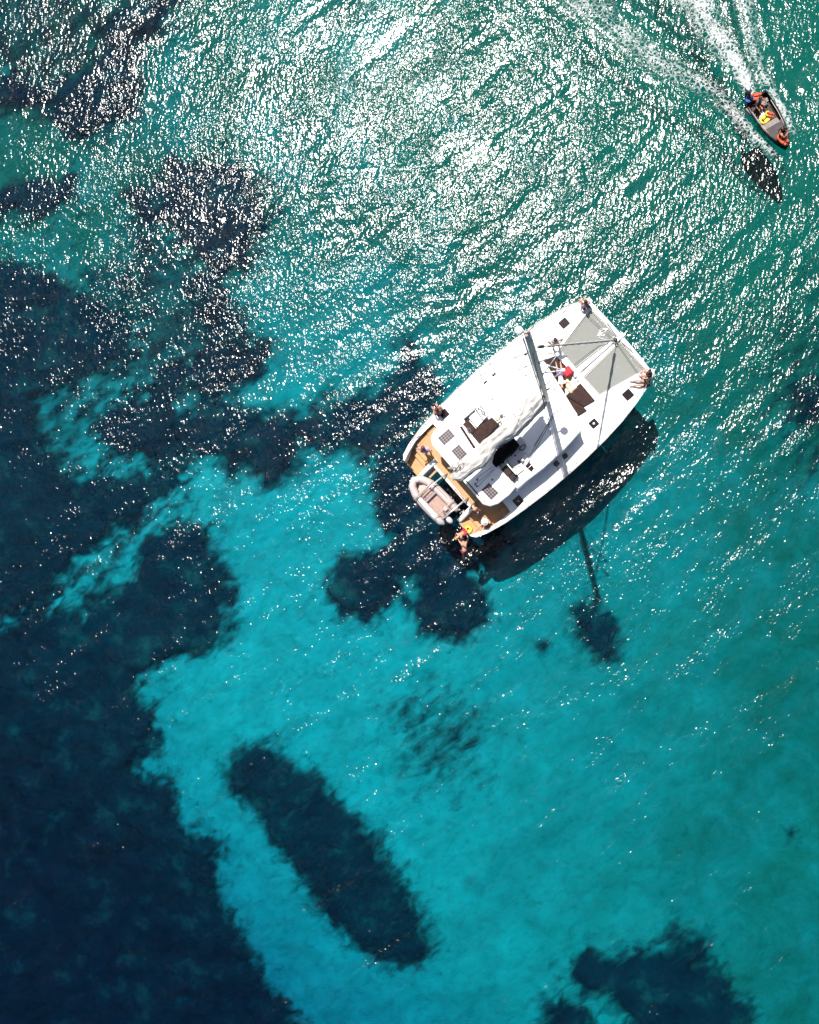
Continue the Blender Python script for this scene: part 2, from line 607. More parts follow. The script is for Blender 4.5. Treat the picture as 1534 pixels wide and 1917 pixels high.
seagrass([(-90, 1185), (60, 1150), (130, 1150), (205, 1120), (240, 1080), (270, 1010), (320, 985), (395, 980), (412, 1050), (425, 1120), (440, 1165), (400, 1200), (330, 1240), (268, 1275),
          (255, 1300), (292, 1330), (302, 1380), (275, 1412), (255, 1440), (302, 1462), (332, 1490), (335, 1530), (372, 1555), (407, 1580), (405, 1660), (430, 1720), (470, 1790), (515, 1850),
          (565, 1930), (580, 2030), (-90, 2030)],
         'vast dark seagrass meadow filling the lower left corner', 21, rough=0.32)
seagrass([(-90, 470), (30, 490), (110, 525), (190, 555), (240, 620), (250, 680), (170, 705), (105, 725), (75, 760), (85, 820), (120, 870), (160, 905), (250, 885), (330, 885), (345, 905),
          (290, 945), (200, 1010), (130, 1075), (60, 1150), (-90, 1185)],
         'dark seagrass bed along the left edge at mid height', 31)
seagrass([(175, 775), (270, 735), (300, 690), (335, 680), (420, 640), (500, 655), (480, 710), (420, 750), (480, 775), (560, 780), (640, 745), (715, 735), (760, 650), (800, 680), (830, 730), (800, 790),
          (770, 830), (690, 855), (630, 845), (565, 830), (555, 880), (500, 900), (430, 880), (390, 845), (330, 885), (260, 860), (190, 830)],
         'dark seagrass strip running from the left towards the catamaran stern', 41,
         holes=[[(318, 755), (345, 738), (372, 748), (365, 772), (335, 778)]])
seagrass([(245, 360), (330, 310), (420, 300), (500, 365), (505, 430), (460, 490), (425, 520), (440, 590), (500, 640), (420, 660), (360, 570), (385, 500), (330, 450), (260, 400)],
         'hook shaped seagrass patch under the glitter left of centre', 51)
seagrass([(-90, 130), (60, 150), (130, 150), (180, 120), (200, 50), (250, 0), (345, -60), (330, 30), (265, 80), (262, 180), (262, 215), (200, 240), (145, 265), (112, 250), (90, 200), (0, 205), (-90, 210)],
         'branching seagrass patch in the top left corner', 61)
seagrass([(-90, 355), (30, 350), (140, 335), (148, 362), (100, 400), (60, 412), (0, 400), (-90, 410)],
         'narrow seagrass tongue at the left edge below the top corner', 71)
seagrass([(700, 845), (770, 815), (860, 870), (930, 960), (960, 1015), (905, 1062), (878, 1072), (902, 1100), (916, 1160), (870, 1200), (800, 1188), (772, 1145), (742, 1130), (690, 1170), (630, 1140), (606, 1105), (640, 1042),
          (715, 1035), (738, 1020), (710, 980), (695, 920)],
         'forked seagrass patch with two round lobes behind the catamaran stern', 81, rough=0.2, soft=0.7, dens=0.85,
         holes=[[(752, 1085), (775, 1082), (790, 1105), (770, 1120), (752, 1105)]])
seagrass([(1065, 1140), (1110, 1125), (1148, 1150), (1166, 1200), (1158, 1236), (1120, 1240), (1092, 1210)],  # small dark patch drawn with the shared weed material
         'small dark clump at the tip of the mast shadow', 91, rough=0.16, soft=0.7, dens=0.72)
seagrass([(412, 1450), (440, 1408), (490, 1382), (540, 1420), (620, 1480), (685, 1540), (742, 1630), (792, 1710), (810, 1770), (795, 1812), (740, 1812), (680, 1782), (620, 1732), (560, 1640), (500, 1560), (450, 1490)],
         'long cigar shaped seagrass patch at the bottom centre', 101, rough=0.16, soft=0.75, dens=0.74)
seagrass([(1065, 1812), (1100, 1782), (1180, 1787), (1240, 1778), (1270, 1742), (1312, 1775), (1332, 1812), (1377, 1852), (1397, 1900), (1405, 2010), (1195, 2010), (1172, 1905), (1140, 1862), (1098, 1862)],
         'arched seagrass patch at the bottom right', 111, rough=0.26)
seagrass([(1022, 1885), (1050, 1872), (1095, 1895), (1120, 1960), (1020, 1960)],
         'small seagrass patch cut by the bottom edge beside the arched one', 121, rough=0.16)
seagrass([(250, 400), (330, 450), (400, 520), (430, 600), (500, 660), (480, 700), (420, 680), (330, 690), (280, 725), (200, 705), (250, 640), (210, 570), (150, 540), (180, 500), (230, 470)],
         'thin seagrass between the left bed and the hook shaped patch', 171, soft=1.2, dens=0.42)
seagrass([(-90, -70), (240, -70), (195, 60), (175, 120), (120, 145), (-90, 125)],
         'thin seagrass filling the extreme top left corner', 181, soft=1.2, dens=0.42)
seagrass([(60, 720), (120, 690), (190, 700), (230, 740), (190, 780), (160, 840), (200, 880), (150, 910), (90, 880), (60, 800)],
         'thin seagrass veiling the pale sandy pocket at mid left', 211, soft=1.2, dens=0.34, height=0.1)
seagrass([(60, 1160), (140, 1070), (220, 1000), (310, 940), (340, 960), (270, 1020), (230, 1090), (150, 1150)],
         'thin seagrass veiling the pale diagonal strip between the two left beds', 221, soft=1.0, dens=0.30, height=0.1)
seagrass([(740, 1330), (800, 1290), (870, 1310), (905, 1370), (885, 1440), (820, 1470), (760, 1430)],
         'faint mottled weed on sand below the forked seagrass patch', 191, soft=1.4, dens=0.30, height=0.1)
seagrass([(1440, 600), (1540, 560), (1600, 640), (1600, 900), (1500, 900), (1455, 820), (1470, 720)],
         'faint weed spreading along the right edge beside the catamaran', 201, soft=1.6, dens=0.26, height=0.1)
seagrass([(1478, 725), (1545, 700), (1600, 730), (1590, 800), (1530, 800), (1488, 782)],
         'seagrass patch at the right edge level with the catamaran bow', 141, rough=0.25, dens=0.6)
seagrass([(1468, 1552), (1486, 1545), (1492, 1570), (1476, 1582)],
         'tiny seagrass tuft alone near the right edge', 151, rough=0.06, step=0.1, soft=0.3, dens=0.5)
seagrass([(998, 1198), (1020, 1192), (1036, 1208), (1018, 1222), (1000, 1216)],
         'tiny seagrass tuft left of the mast shadow clump', 161, rough=0.06, step=0.1, soft=0.3, dens=0.5)

# ================================================================== WATER
_g = np.random.default_rng(5)
WAVES = []
base_dir = math.atan2(-0.77, 0.64)
for _ in range(26):                                   # wind sea with long crests
    lam = _g.uniform(0.75, 1.9)
    a = base_dir + _g.normal(0, 0.20)
    WAVES.append((lam, a, _g.uniform(0, 6.28), 0.018))
for _ in range(22):                                   # crossing chop
    lam = _g.uniform(0.5, 1.1)
    a = base_dir + _g.normal(0.3, 0.9)
    WAVES.append((lam, a, _g.uniform(0, 6.28), 0.015))
for _ in range(6):
    lam = _g.uniform(3.0, 7.0)
    a = base_dir + _g.normal(0.2, 0.3)
    WAVES.append((lam, a, _g.uniform(0, 6.28), 0.012))


def seg_dist(X, Y, pts):
    """distance to a polyline and how far along it (0..1)"""
    d = np.full(X.shape, 1e9); s = np.zeros(X.shape)
    L = [0.0]
    for a, b in zip(pts, pts[1:]):
        L.append(L[-1] + math.hypot(b[0] - a[0], b[1] - a[1]))
    for i, (a, b) in enumerate(zip(pts, pts[1:])):
        ex, ey = b[0] - a[0], b[1] - a[1]
        t = np.clip(((X - a[0]) * ex + (Y - a[1]) * ey) / (ex * ex + ey * ey), 0, 1)
        dd = np.hypot(X - a[0] - t * ex, Y - a[1] - t * ey)
        m = dd < d
        d = np.where(m, dd, d)
        s = np.where(m, (L[i] + t * (L[i + 1] - L[i])) / L[-1], s)
    return d, s


def wl(pix):
    return [tuple(at(x, y, 0)[:2]) for x, y in pix]


WAKE_L = wl([(1447, 287), (1420, 262), (1385, 225), (1345, 180), (1300, 148), (1235, 120), (1180, 80), (1120, 30), (1050, -30), (960, -110)])
WAKE_R = wl([(1484, 245), (1470, 215), (1448, 178), (1428, 140), (1412, 100), (1404, 50), (1392, 0), (1375, -80), (1350, -150)])
WAKE_C = wl([(1406, 172), (1385, 130), (1358, 90), (1335, 50), (1310, 10), (1270, -50), (1220, -130)])


def waves(X, Y):
    Z = np.zeros(X.shape)
    for lam, a, ph, sl_ in WAVES:
        k = 2 * math.pi / lam
        Z += (sl_ / k) * np.sin(k * (X * math.cos(a) + Y * math.sin(a)) + ph)
    group = 0.75 + 0.45 * sinnoise(X, Y, 11, 77, octv=2)
    Z *= np.clip(group, 0.3, 1.4)
    for pts, h, w0, w1 in ((WAKE_L, 0.11, 0.25, 0.75), (WAKE_R, 0.09, 0.2, 0.5)):
        d, s = seg_dist(X, Y, pts)
        w = w0 + (w1 - w0) * s
        Z += h * (1 - 0.5 * s) * np.exp(-(d / w) ** 2) * np.cos(d / w * 1.6)
        Z += 0.022 * np.cos(2 * math.pi * d / 0.8) * np.exp(-d / 1.8) * smooth01(s * 6)      # ripples fanning out
    d, s = seg_dist(X, Y, WAKE_C)
    Z += 0.05 * sinnoise(X, Y, 0.7, 15, octv=2) * np.exp(-(d / (0.3 + 1.6 * s)) ** 2)
    fade = np.clip((70 - np.hypot(X, Y)) / 25, 0, 1)
    return Z * fade


def water_mat():
    nt = NT('sea_water')
    tc = nt.n('ShaderNodeTexCoord')

    def layer(scale, stretch, rot, detail, rough):
        mp = nt.n('ShaderNodeMapping', vector_type='TEXTURE')         # turn first, then stretch
        mp.inputs['Scale'].default_value = tuple(1 / q for q in stretch)
        mp.inputs['Rotation'].default_value = (0, 0, rot)
        nt.l(tc.outputs['Object'], mp.inputs['Vector'])
        return noise(nt, mp.outputs[0], scale, detail, rough, 0.4)
    h1 = layer(5.7, (1.0, 0.52, 1), -0.22, 1, 0.5)
    h2 = layer(10.5, (1.0, 0.75, 1), 0.25, 1, 0.55)
    gust = noise(nt, tc.outputs['Object'], 0.35, 1, 0.6)          # cat's paws: ruffled and smoother areas
    gm = nt.n('ShaderNodeMapRange'); gm.inputs['From Min'].default_value = 0.3; gm.inputs['From Max'].default_value = 0.7
    gm.inputs['To Min'].default_value = 0.6; gm.inputs['To Max'].default_value = 1.4
    nt.l(gust, gm.inputs[0])
    st = layer(1.0, (0.9, 0.17, 1), base_dir, 1, 0.5)            # streaks along the crests
    sm = nt.n('ShaderNodeMapRange'); sm.inputs['From Min'].default_value = 0.32; sm.inputs['From Max'].default_value = 0.68
    sm.inputs['To Min'].default_value = 0.6; sm.inputs['To Max'].default_value = 1.3
    nt.l(st, sm.inputs[0])
    gg = nt.n('ShaderNodeMath', operation='MULTIPLY'); nt.l(gm.outputs[0], gg.inputs[0]); nt.l(sm.outputs[0], gg.inputs[1])
    gm = gg
    g1 = nt.n('ShaderNodeMath', operation='MULTIPLY'); nt.l(h1, g1.inputs[0]); nt.l(gm.outputs[0], g1.inputs[1]); h1 = g1.outputs[0]
    g2 = nt.n('ShaderNodeMath', operation='MULTIPLY'); nt.l(h2, g2.inputs[0]); nt.l(gm.outputs[0], g2.inputs[1]); h2 = g2.outputs[0]
    b1 = nt.n('ShaderNodeBump'); b1.inputs['Distance'].default_value = 0.056; b1.inputs['Strength'].default_value = 1.0
    nt.l(h1, b1.inputs['Height'])
    b2 = nt.n('ShaderNodeBump'); b2.inputs['Distance'].default_value = 0.0155; b2.inputs['Strength'].default_value = 1.0
    nt.l(h2, b2.inputs['Height']); nt.l(b1.outputs[0], b2.inputs['Normal'])
    fr = nt.n('ShaderNodeFresnel'); fr.inputs['IOR'].default_value = 1.333
    nt.l(b2.outputs[0], fr.inputs['Normal'])
    tr = nt.n('ShaderNodeBsdfTransparent')
    gl = nt.n('ShaderNodeBsdfGlossy'); gl.distribution = 'BECKMANN'; gl.inputs['Roughness'].default_value = 0.163
    nt.l(b2.outputs[0], gl.inputs['Normal'])
    mx = nt.n('ShaderNodeMixShader')
    nt.l(fr.outputs[0], mx.inputs[0]); nt.l(tr.outputs[0], mx.inputs[1]); nt.l(gl.outputs[0], mx.inputs[2])
    nt.l(mx.outputs[0], nt.out.inputs['Surface'])
    ab = nt.n('ShaderNodeVolumeAbsorption')
    # absorption per metre: density * (1 - colour)
    ab.inputs['Color'].default_value = (0.0, 0.868, 0.927, 1)
    ab.inputs['Density'].default_value = 0.75
    nt.l(ab.outputs[0], nt.out.inputs['Volume'])
    return nt.m


def build_water():
    xs = graded(-35, 18, 0.12, 215); ys = graded(-31, 34, 0.12, 215)
    o = grid_mesh('sea_water', xs, ys, waves, material=water_mat())
    bm = bmesh.new(); bm.from_mesh(o.data)
    be = [e for e in bm.edges if e.is_boundary]
    r = bmesh.ops.extrude_edge_only(bm, edges=be)
    nv = [v for v in r['geom'] if isinstance(v, bmesh.types.BMVert)]
    for v in nv:
        v.co.z = -13.0
    ne = [e for e in r['geom'] if isinstance(e, bmesh.types.BMEdge) and e.is_boundary]
    bmesh.ops.contextual_create(bm, geom=ne)
    bmesh.ops.recalc_face_normals(bm, faces=bm.faces)
    bm.to_mesh(o.data); bm.free()
    o['kind'] = 'structure'
    return o


water = build_water()


def foam_mat():
    nt = NT('sea_foam')
    at_ = nt.n('ShaderNodeAttribute'); at_.attribute_name = 'foam'
    v = mapping(nt)
    vo = nt.n('ShaderNodeTexVoronoi', feature='DISTANCE_TO_EDGE')
    vo.inputs['Scale'].default_value = 6.5
    dn = nt.n('ShaderNodeTexNoise'); dn.inputs['Scale'].default_value = 3.0; dn.inputs['Detail'].default_value = 4
    nt.l(v, dn.inputs['Vector'])
    mxv = nt.n('ShaderNodeMix', data_type='VECTOR'); mxv.inputs[0].default_value = 0.35
    nt.l(v, mxv.inputs[4]); nt.l(dn.outputs['Color'], mxv.inputs[5])
    nt.l(mxv.outputs[1], vo.inputs['Vector'])
    lace = ramp(nt, vo.outputs['Distance'], [(0.0, (1, 1, 1)), (0.28, (0, 0, 0))])
    f = noise(nt, v, 8.0, 6, 0.75, 0.9)
    a1 = nt.n('ShaderNodeMath', operation='MULTIPLY'); a1.inputs[1].default_value = 0.42; nt.l(lace, a1.inputs[0])
    a2 = nt.n('ShaderNodeMath', operation='ADD'); nt.l(a1.outputs[0], a2.inputs[0]); nt.l(f, a2.inputs[1])
    a3 = nt.n('ShaderNodeMath', operation='ADD'); nt.l(a2.outputs[0], a3.inputs[0]); nt.l(at_.outputs['Fac'], a3.inputs[1])
    al = ramp(nt, a3.outputs[0], [(0.0, (0, 0, 0)), (1.0, (1, 1, 1))])
    mr = nt.n('ShaderNodeMapRange'); mr.inputs['From Min'].default_value = 1.06; mr.inputs['From Max'].default_value = 1.42
    mr.inputs['To Max'].default_value = 0.92
    nt.l(a3.outputs[0], mr.inputs[0])
    d = nt.n('ShaderNodeBsdfDiffuse'); d.inputs['Color'].default_value = (0.50, 0.52, 0.52, 1)
    bp = nt.n('ShaderNodeBump'); bp.inputs['Distance'].default_value = 0.05; nt.l(f, bp.inputs['Height']); nt.l(bp.outputs[0], d.inputs['Normal'])
    tr = nt.n('ShaderNodeBsdfTransparent')
    mx = nt.n('ShaderNodeMixShader')
    nt.l(mr.outputs[0], mx.inputs[0]); nt.l(tr.outputs[0], mx.inputs[1]); nt.l(d.outputs[0], mx.inputs[2])
    nt.l(mx.outputs[0], nt.out.inputs['Surface'])
    return nt.m


def foam_density(X, Y):
    out = np.zeros(X.shape)
    for pts, w0, w1, a0, a1 in ((WAKE_L, 0.30, 1.5, 0.58, 0.38), (WAKE_R, 0.26, 0.9, 0.58, 0.43), (WAKE_C, 0.40, 2.0, 0.72, 0.48)):
        d, s = seg_dist(X, Y, pts)
        w = w0 + (w1 - w0) * s
        out = np.maximum(out, (a0 + (a1 - a0) * s) * np.exp(-(d / w) ** 2.0) * (0.85 + 0.25 * sinnoise(X, Y, 1.6, 33)))
    return out


p0, p1 = at(1000, 330, 0), at(1534, -140, 0)
foam = grid_mesh('wake_foam', np.arange(p0.x, p1.x + 2, 0.1), np.arange(p0.y, p1.y, 0.1), lambda X, Y: waves(X, Y) + 0.012,
                 keep=lambda X, Y: foam_density(X, Y) > 0.10, material=foam_mat(), attr={'foam': foam_density})
foam['kind'] = 'stuff'
tag(foam, 'white foam wake trailing behind the small motorboat', 'wake')

# ================================================================== SAILING CATAMARAN
HEAD = R(41.4)
C0 = at(993, 783, 1.7)
CA, SA = math.cos(HEAD), math.sin(HEAD)
CAT_LOC = (C0.x - SA * 0.08, C0.y + CA * 0.08, 0.0)
cat = thing('sailing_catamaran', 'large white sailing catamaran with folded mainsail and teak stern anchored over turquoise water', 'catamaran', CAT_LOC, HEAD)


def B(px, py, z):
    """photo pixel at height z -> catamaran coordinates (x forward, y to port)"""
    p = at(px, py, z)
    X, Y = p.x - CAT_LOC[0], p.y - CAT_LOC[1]
    return Vector((X * CA + Y * SA, -X * SA + Y * CA, z))


def B2(px, py, z):
    return tuple(B(px, py, z)[:2])


def cat_world(x, y, z):
    return (CAT_LOC[0] + x * CA - y * SA, CAT_LOC[1] + x * SA + y * CA, z)


HALF = [(6.33, 2.30), (6.34, 2.44), (6.18, 2.60), (5.5, 2.85), (4.6, 3.08), (3.4, 3.30), (2.2, 3.43), (0.8, 3.50), (-0.5, 3.52), (-2.0, 3.47), (-3.3, 3.37), (-4.5, 3.24), (-5.5, 3.02), (-6.08, 2.80), (-6.24, 2.58)]
DZ = 1.72


def outer_at(x):
    pts = HALF[1:]
    for (x0, y0), (x1, y1) in zip(pts, pts[1:]):
        if x1 <= x <= x0:
            t = (x - x1) / (x0 - x1)
            return y1 + (y0 - y1) * t
    return pts[0][1] if x > pts[0][0] else pts[-1][1]


def inner_at(x):
    if x > 5.7:
        return 2.0 + (x - 5.7) * 0.42
    if x > 3.4:
        return 1.55 + (x - 3.4) * 0.196
    return 1.5


for sgn in (1, -1):
    secs = []
    for x in (6.33, 6.2, 5.9, 5.3, 4.4, 3.2, 1.5, 0, -1.5, -3.0, -4.4, -5.4, -5.9, -6.25):
        yo, yi = outer_at(x), inner_at(x)
        ym = (yo + yi) / 2
        t = max(0, (x - 3.2) / 3.13)
        ztop = DZ - 0.02
        if x < -4.5:                                     # transom slopes down to the swim step
            ztop = DZ - 0.02
        kz = -0.75 * (1 - max(0, t) ** 3) + 0.1 * t
        yo2 = yo - 0.03
        w = (yo - yi) / 2
        inn = yi + 0.03
        if x < -5.0:
            secs.append([(x, sgn * yo2, ztop), (x, sgn * (yo2 - 0.04), 0.9), (x, sgn * (ym + w * 0.6), 0.0), (x, sgn * ym, -0.3), (x, sgn * (ym - w * 0.6), 0.0), (x, sgn * inn, 0.28), (x, sgn * (inn + 0.01), 0.30)])
        else:
            secs.append([(x, sgn * yo2, ztop), (x, sgn * (yo2 - 0.05), 0.9), (x, sgn * (ym + w * 0.62), 0.0), (x, sgn * ym, kz), (x, sgn * (ym - w * 0.62), 0.0), (x, sgn * (inn + 0.03), 0.8), (x, sgn * inn, ztop)])
    hu = loft('hull', secs, HULLM, cat)
    hu.data.materials.append(ALGAE)
    for f in hu.data.polygons:
        if f.center.z < 0.0:
            f.material_index = 1

# deck with the stern bulwarks; the middle is covered by the coachroof and the cockpit
BUL = [(-6.24, 2.50), (-5.62, 2.80), (-5.15, 2.91), (-4.5, 2.97), (-3.86, 3.02)]
for sgn in (1, -1):
    outer = [(x, sgn * y) for x, y in HALF]
    inner = [(x, sgn * y) for x, y in BUL] + [(-3.86, sgn * 1.9), (3.42, sgn * 1.55), (5.68, sgn * 2.02), (6.14, sgn * 2.2)]
    prism('side_deck', outer + inner, DZ - 0.12, DZ, NONSKID, cat, bevel=0.035)
    # raised toe rail along the gunwale
    path = [(x, sgn * (y - 0.05), DZ + 0.025) for x, y in HALF[2:-2]]
    tube('toe_rail', path, 0.022, mat('toe_rail', (0.62, 0.55, 0.49), 0.6, 0.1, 6), cat, 6)
prism('foredeck', [(3.42, 1.552), (3.42, -1.552), (1.0, -1.75), (1.0, 1.75)], DZ - 0.12, DZ - 0.004, NONSKID, cat, bevel=0.02)
prism('bridge_deck', [(3.2, 1.6), (3.2, -1.6), (-5.2, -1.6), (-5.2, 1.6)], 0.62, 0.95, HULLM, cat)

# forward crossbeam, centre beam and the two trampolines
from_bm('crossbeam', bm_tube(bmesh.new(), [(6.12, 2.35, 1.62), (6.16, 1.2, 1.62), (6.17, 0, 1.62), (6.16, -1.2, 1.62), (6.12, -2.35, 1.62)], [0.125, 0.145, 0.15, 0.145, 0.125], 12, True, 0.8), WHITE, cat, True)
from_bm('centre_beam', bm_prism(bmesh.new(), [(3.40, 0.30), (3.40, -0.30), (5.7, -0.16), (6.1, -0.14), (6.1, 0.14), (5.7, 0.16)], 1.42, 1.63, 0.03), WHITE, cat)
prism('anchor_channel', [(3.6, 0.05), (3.6, -0.06), (5.8, -0.045), (5.8, 0.04)], 1.625, 1.637, PALEGREY, cat)
tube('anchor_chain', [(3.3, -0.02, 1.72), (4.4, -0.01, 1.66), (5.9, -0.005, 1.66)], 0.017, DROPE, cat, 5)
lathe('windlass', [(0.10, 0), (0.10, 0.05), (0.055, 0.08), (0.075, 0.15), (0.06, 0.17)], STEEL, cat, 12, tuple(B(1077, 705, DZ)))
tube('windlass_handle', [B(1079, 712, 1.78), B(1084, 714, 1.79)], 0.018, STEEL, cat, 6)
for poly in ([(5.98, 2.05), (3.46, 1.52), (3.46, 0.36), (6.0, 0.2)], [(6.0, -0.2), (3.46, -0.34), (3.46, -1.52), (5.98, -2.05)]):
    n = prism('trampoline', poly, 1.560, 1.572, NET, cat)
    c = Vector((sum(p[0] for p in poly) / 4, sum(p[1] for p in poly) / 4))
    rim = [Vector((x, y, 1.60)) for x, y in poly]
    bm = bmesh.new()
    bm_tube(bm, rim + [rim[0]], 0.020, 5)
    hem = from_bm('hem', bm, mat('net_hem', (0.66, 0.62, 0.58), 0.8, 0.08, 6), n)
    # lacing from the net to the beam
    sg = 1 if c.y > 0 else -1
    bm = bmesh.new()
    for k in range(14):
        y = sg * (0.3 + 1.65 * k / 13)
        bm_tube(bm, [(5.90, y, 1.60), (6.08, y + sg * 0.07, 1.70)], 0.008, 4)
    from_bm('lacing', bm, ROPE, n)
# anchor bridle on the port net
bm = bmesh.new()
pts = [B(1128 + 8 * math.cos(t * 2.3) * (0.5 + t / 9), 622 + 7 * math.sin(t * 2.0 + 0.6), 1.60) for t in np.linspace(0, 9, 40)]
pts += [B(1122, 632, 1.60), B(1135, 637, 1.61), B(1150, 640, 1.66)]
bm_tube(bm, pts, 0.014, 5)
from_bm('anchor_line', bm, mat('white_rope', (0.72, 0.70, 0.66), 0.9, 0.1, 30), cat)
tube('bridle', [B(1155, 641, 1.75), (5.6, 2.2, 1.78)], 0.012, DROPE, cat, 5)
tube('bridle', [B(1155, 641, 1.75), (5.6, -2.2, 1.78)], 0.012, DROPE, cat, 5)
tube('bridle', [B(1076, 682, 1.74), B(1120, 648, 1.66), B(1150, 641, 1.70)], 0.012, DROPE, cat, 5)
# bow fitting with forestay chainplate
lathe('bow_fitting', [(0.16, 0), (0.16, 0.10), (0.08, 0.14), (0.08, 0.26)], STEEL, cat, 12, (5.86, 0, 1.62))
from_bm('bow_roller', bm_prism(bmesh.new(), rect(6.12, 0, 0.55, 0.22), 1.70, 1.82, 0.03), WHITE, cat)
for sgn in (1, -1):
    bm = bmesh.new()
    bm_tube(bm, [(6.12, sgn * 1.05, 1.75), (6.12, sgn * 0.1, 2.1)], 0.02, 6)
    from_bm('seagull_striker', bm, STEEL, cat, True)

# coachroof
ROOF = [(2.32, 1.30), (2.28, 1.62), (2.0, 2.05), (1.45, 2.38), (0.2, 2.52), (-1.2, 2.54), (-2.3, 2.46), (-3.1, 2.50), (-4.0, 2.44), (-4.42, 2.26), (-4.60, 1.95)]
ROOFP = ROOF + [(x - (0.46 if x > 1.9 else 0.03), -y) for x, y in ROOF[::-1]]


def roof_z(x, y):
    return 3.02 - 0.05 * (abs(y) / 2.5) ** 3 - max(0, x - 0.6) ** 2 * 0.06


cab = [(2.22, 1.4), (2.0, 1.95), (1.4, 2.38), (-2.3, 2.50), (-3.0, 2.50), (-3.0, -2.50), (-2.3, -2.50), (1.35, -2.34), (1.6, -1.95), (1.75, -1.4)]
prism('cabin_wall', [(x * 0.97 if x > 0 else x, y * 0.97) for x, y in cab], DZ - 0.05, 2.85, WHITE, cat)
for sgn in (1, -1):
    prism('saloon_window', [(1.2, sgn * 2.36), (-2.2, sgn * 2.44), (-2.2, sgn * 2.47), (1.2, sgn * 2.40)], 2.05, 2.62, SMOKE, cat)


def big_roof(name, poly, zf, th, material, inset_steps=((0, 0), (0.02, 0.05), (0.08, 0.10), (0.2, 0.125))):
    """slab with a rounded shoulder: offset rings pulled towards the middle"""
    bm = bmesh.new()
    area = sum(a[0] * b[1] - b[0] * a[1] for a, b in zip(poly, poly[1:] + poly[:1]))
    if area < 0:
        poly = poly[::-1]
    n = len(poly)
    nor = []
    for i in range(n):
        a, b, c = Vector(poly[i - 1]), Vector(poly[i]), Vector(poly[(i + 1) % n])
        d = ((b - a).normalized() + (c - b).normalized())
        d = d.normalized()
        nor.append(Vector((-d.y, d.x)))
    rings = [[bm.verts.new((x, y, zf(x, y) - th)) for x, y in poly]]
    top = inset_steps[-1][1]
    for ins, dz in inset_steps:
        rings.append([bm.verts.new((poly[i][0] + nor[i].x * ins, poly[i][1] + nor[i].y * ins, zf(*poly[i]) - top + dz)) for i in range(n)])
    for a, b in zip(rings, rings[1:]):
        for k in range(n):
            bm.faces.new((a[k], a[(k + 1) % n], b[(k + 1) % n], b[k]))
    bm.faces.new(rings[-1]); bm.faces.new(rings[0][::-1])
    return from_bm(name, bm, material, cat)


big_roof('coachroof', ROOFP[:7] + [(-2.9, 2.46), (-2.9, -2.46)] + ROOFP[-7:], lambda x, y: 3.0, 0.32, NONSKID)
HT = [(-2.75, 2.36), (-3.3, 2.44), (-4.0, 2.40), (-4.38, 2.24), (-4.58, 1.92)]
HTP = HT + [(x - 0.05, -y) for x, y in HT[::-1]]
hardtop = big_roof('hardtop', HTP, lambda x, y: 3.42, 0.16, WHITE)
for sx_, sgn in ((-3.0, 1), (-3.0, -1)):
    tube('hardtop_post', [(-4.1, sgn * 2.1, 1.35), (-4.2, sgn * 2.1, 3.3)], 0.05, WHITE, cat, 8)
# faint moulded lines on the port side of the roof
tube('handrail', [(1.6, 1.75, 3.06), (1.6, 1.75, 3.12), (-0.8, 1.95, 3.12), (-2.2, 1.95, 3.12), (-2.2, 1.95, 3.05)], 0.012, STEEL, cat, 5)
tube('handrail', [(1.2, -1.95, 3.05), (1.2, -1.95, 3.10), (-2.2, -2.05, 3.10), (-2.2, -2.05, 3.05)], 0.012, STEEL, cat, 5)
tube('handrail', [(1.8, 1.1, 3.06), (1.8, 1.1, 3.12), (0.0, 1.15, 3.12), (0, 1.15, 3.05)], 0.012, STEEL, cat, 5)

# solar panels
def solar(px4):
    P4 = [B(x, y, 3.46) for x, y in px4]
    c = sum(P4, Vector()) / 4
    u = ((P4[1] - P4[0]) + (P4[2] - P4[3])) / 2
    v = ((P4[3] - P4[0]) + (P4[2] - P4[1])) / 2
    a = math.atan2(u.y, u.x)
    w, d = u.length, v.length
    pn = prism('solar_panel', rect(c.x, c.y, w, d, a), 3.40, 3.436, SFRAME, cat, bevel=0.006)
    nx_, ny_ = (5, 4) if w > d else (4, 5)
    first = None
    for i in range(nx_):
        for j in range(ny_):
            lx = (i + 0.5) / nx_ * (w - 0.04) - (w - 0.04) / 2
            ly = (j + 0.5) / ny_ * (d - 0.04) - (d - 0.04) / 2
            if first is None:
                cw, cd = (w - 0.04) / nx_ - 0.018, (d - 0.04) / ny_ - 0.018
                k = 0.022
                octo = [(-cw / 2 + k, -cd / 2), (cw / 2 - k, -cd / 2), (cw / 2, -cd / 2 + k), (cw / 2, cd / 2 - k), (cw / 2 - k, cd / 2), (-cw / 2 + k, cd / 2), (-cw / 2, cd / 2 - k), (-cw / 2, -cd / 2 + k)]
                o = prism('solar_cell', octo, 0, 0.004, SOLAR, pn)
                first = o
            else:
                o = first.copy(); COL.objects.link(o)
            o.parent = pn
            o.location = (c.x + lx * math.cos(a) - ly * math.sin(a), c.y + lx * math.sin(a) + ly * math.cos(a), 3.4365)
            o.rotation_euler = (0, 0, a)
    return pn


solar([(818.5, 820), (840, 802), (853, 816), (832, 834)])
solar([(845, 843), (860, 831), (875, 850), (860, 864)])
solar([(901, 917), (916, 903), (934, 923), (920, 937)])
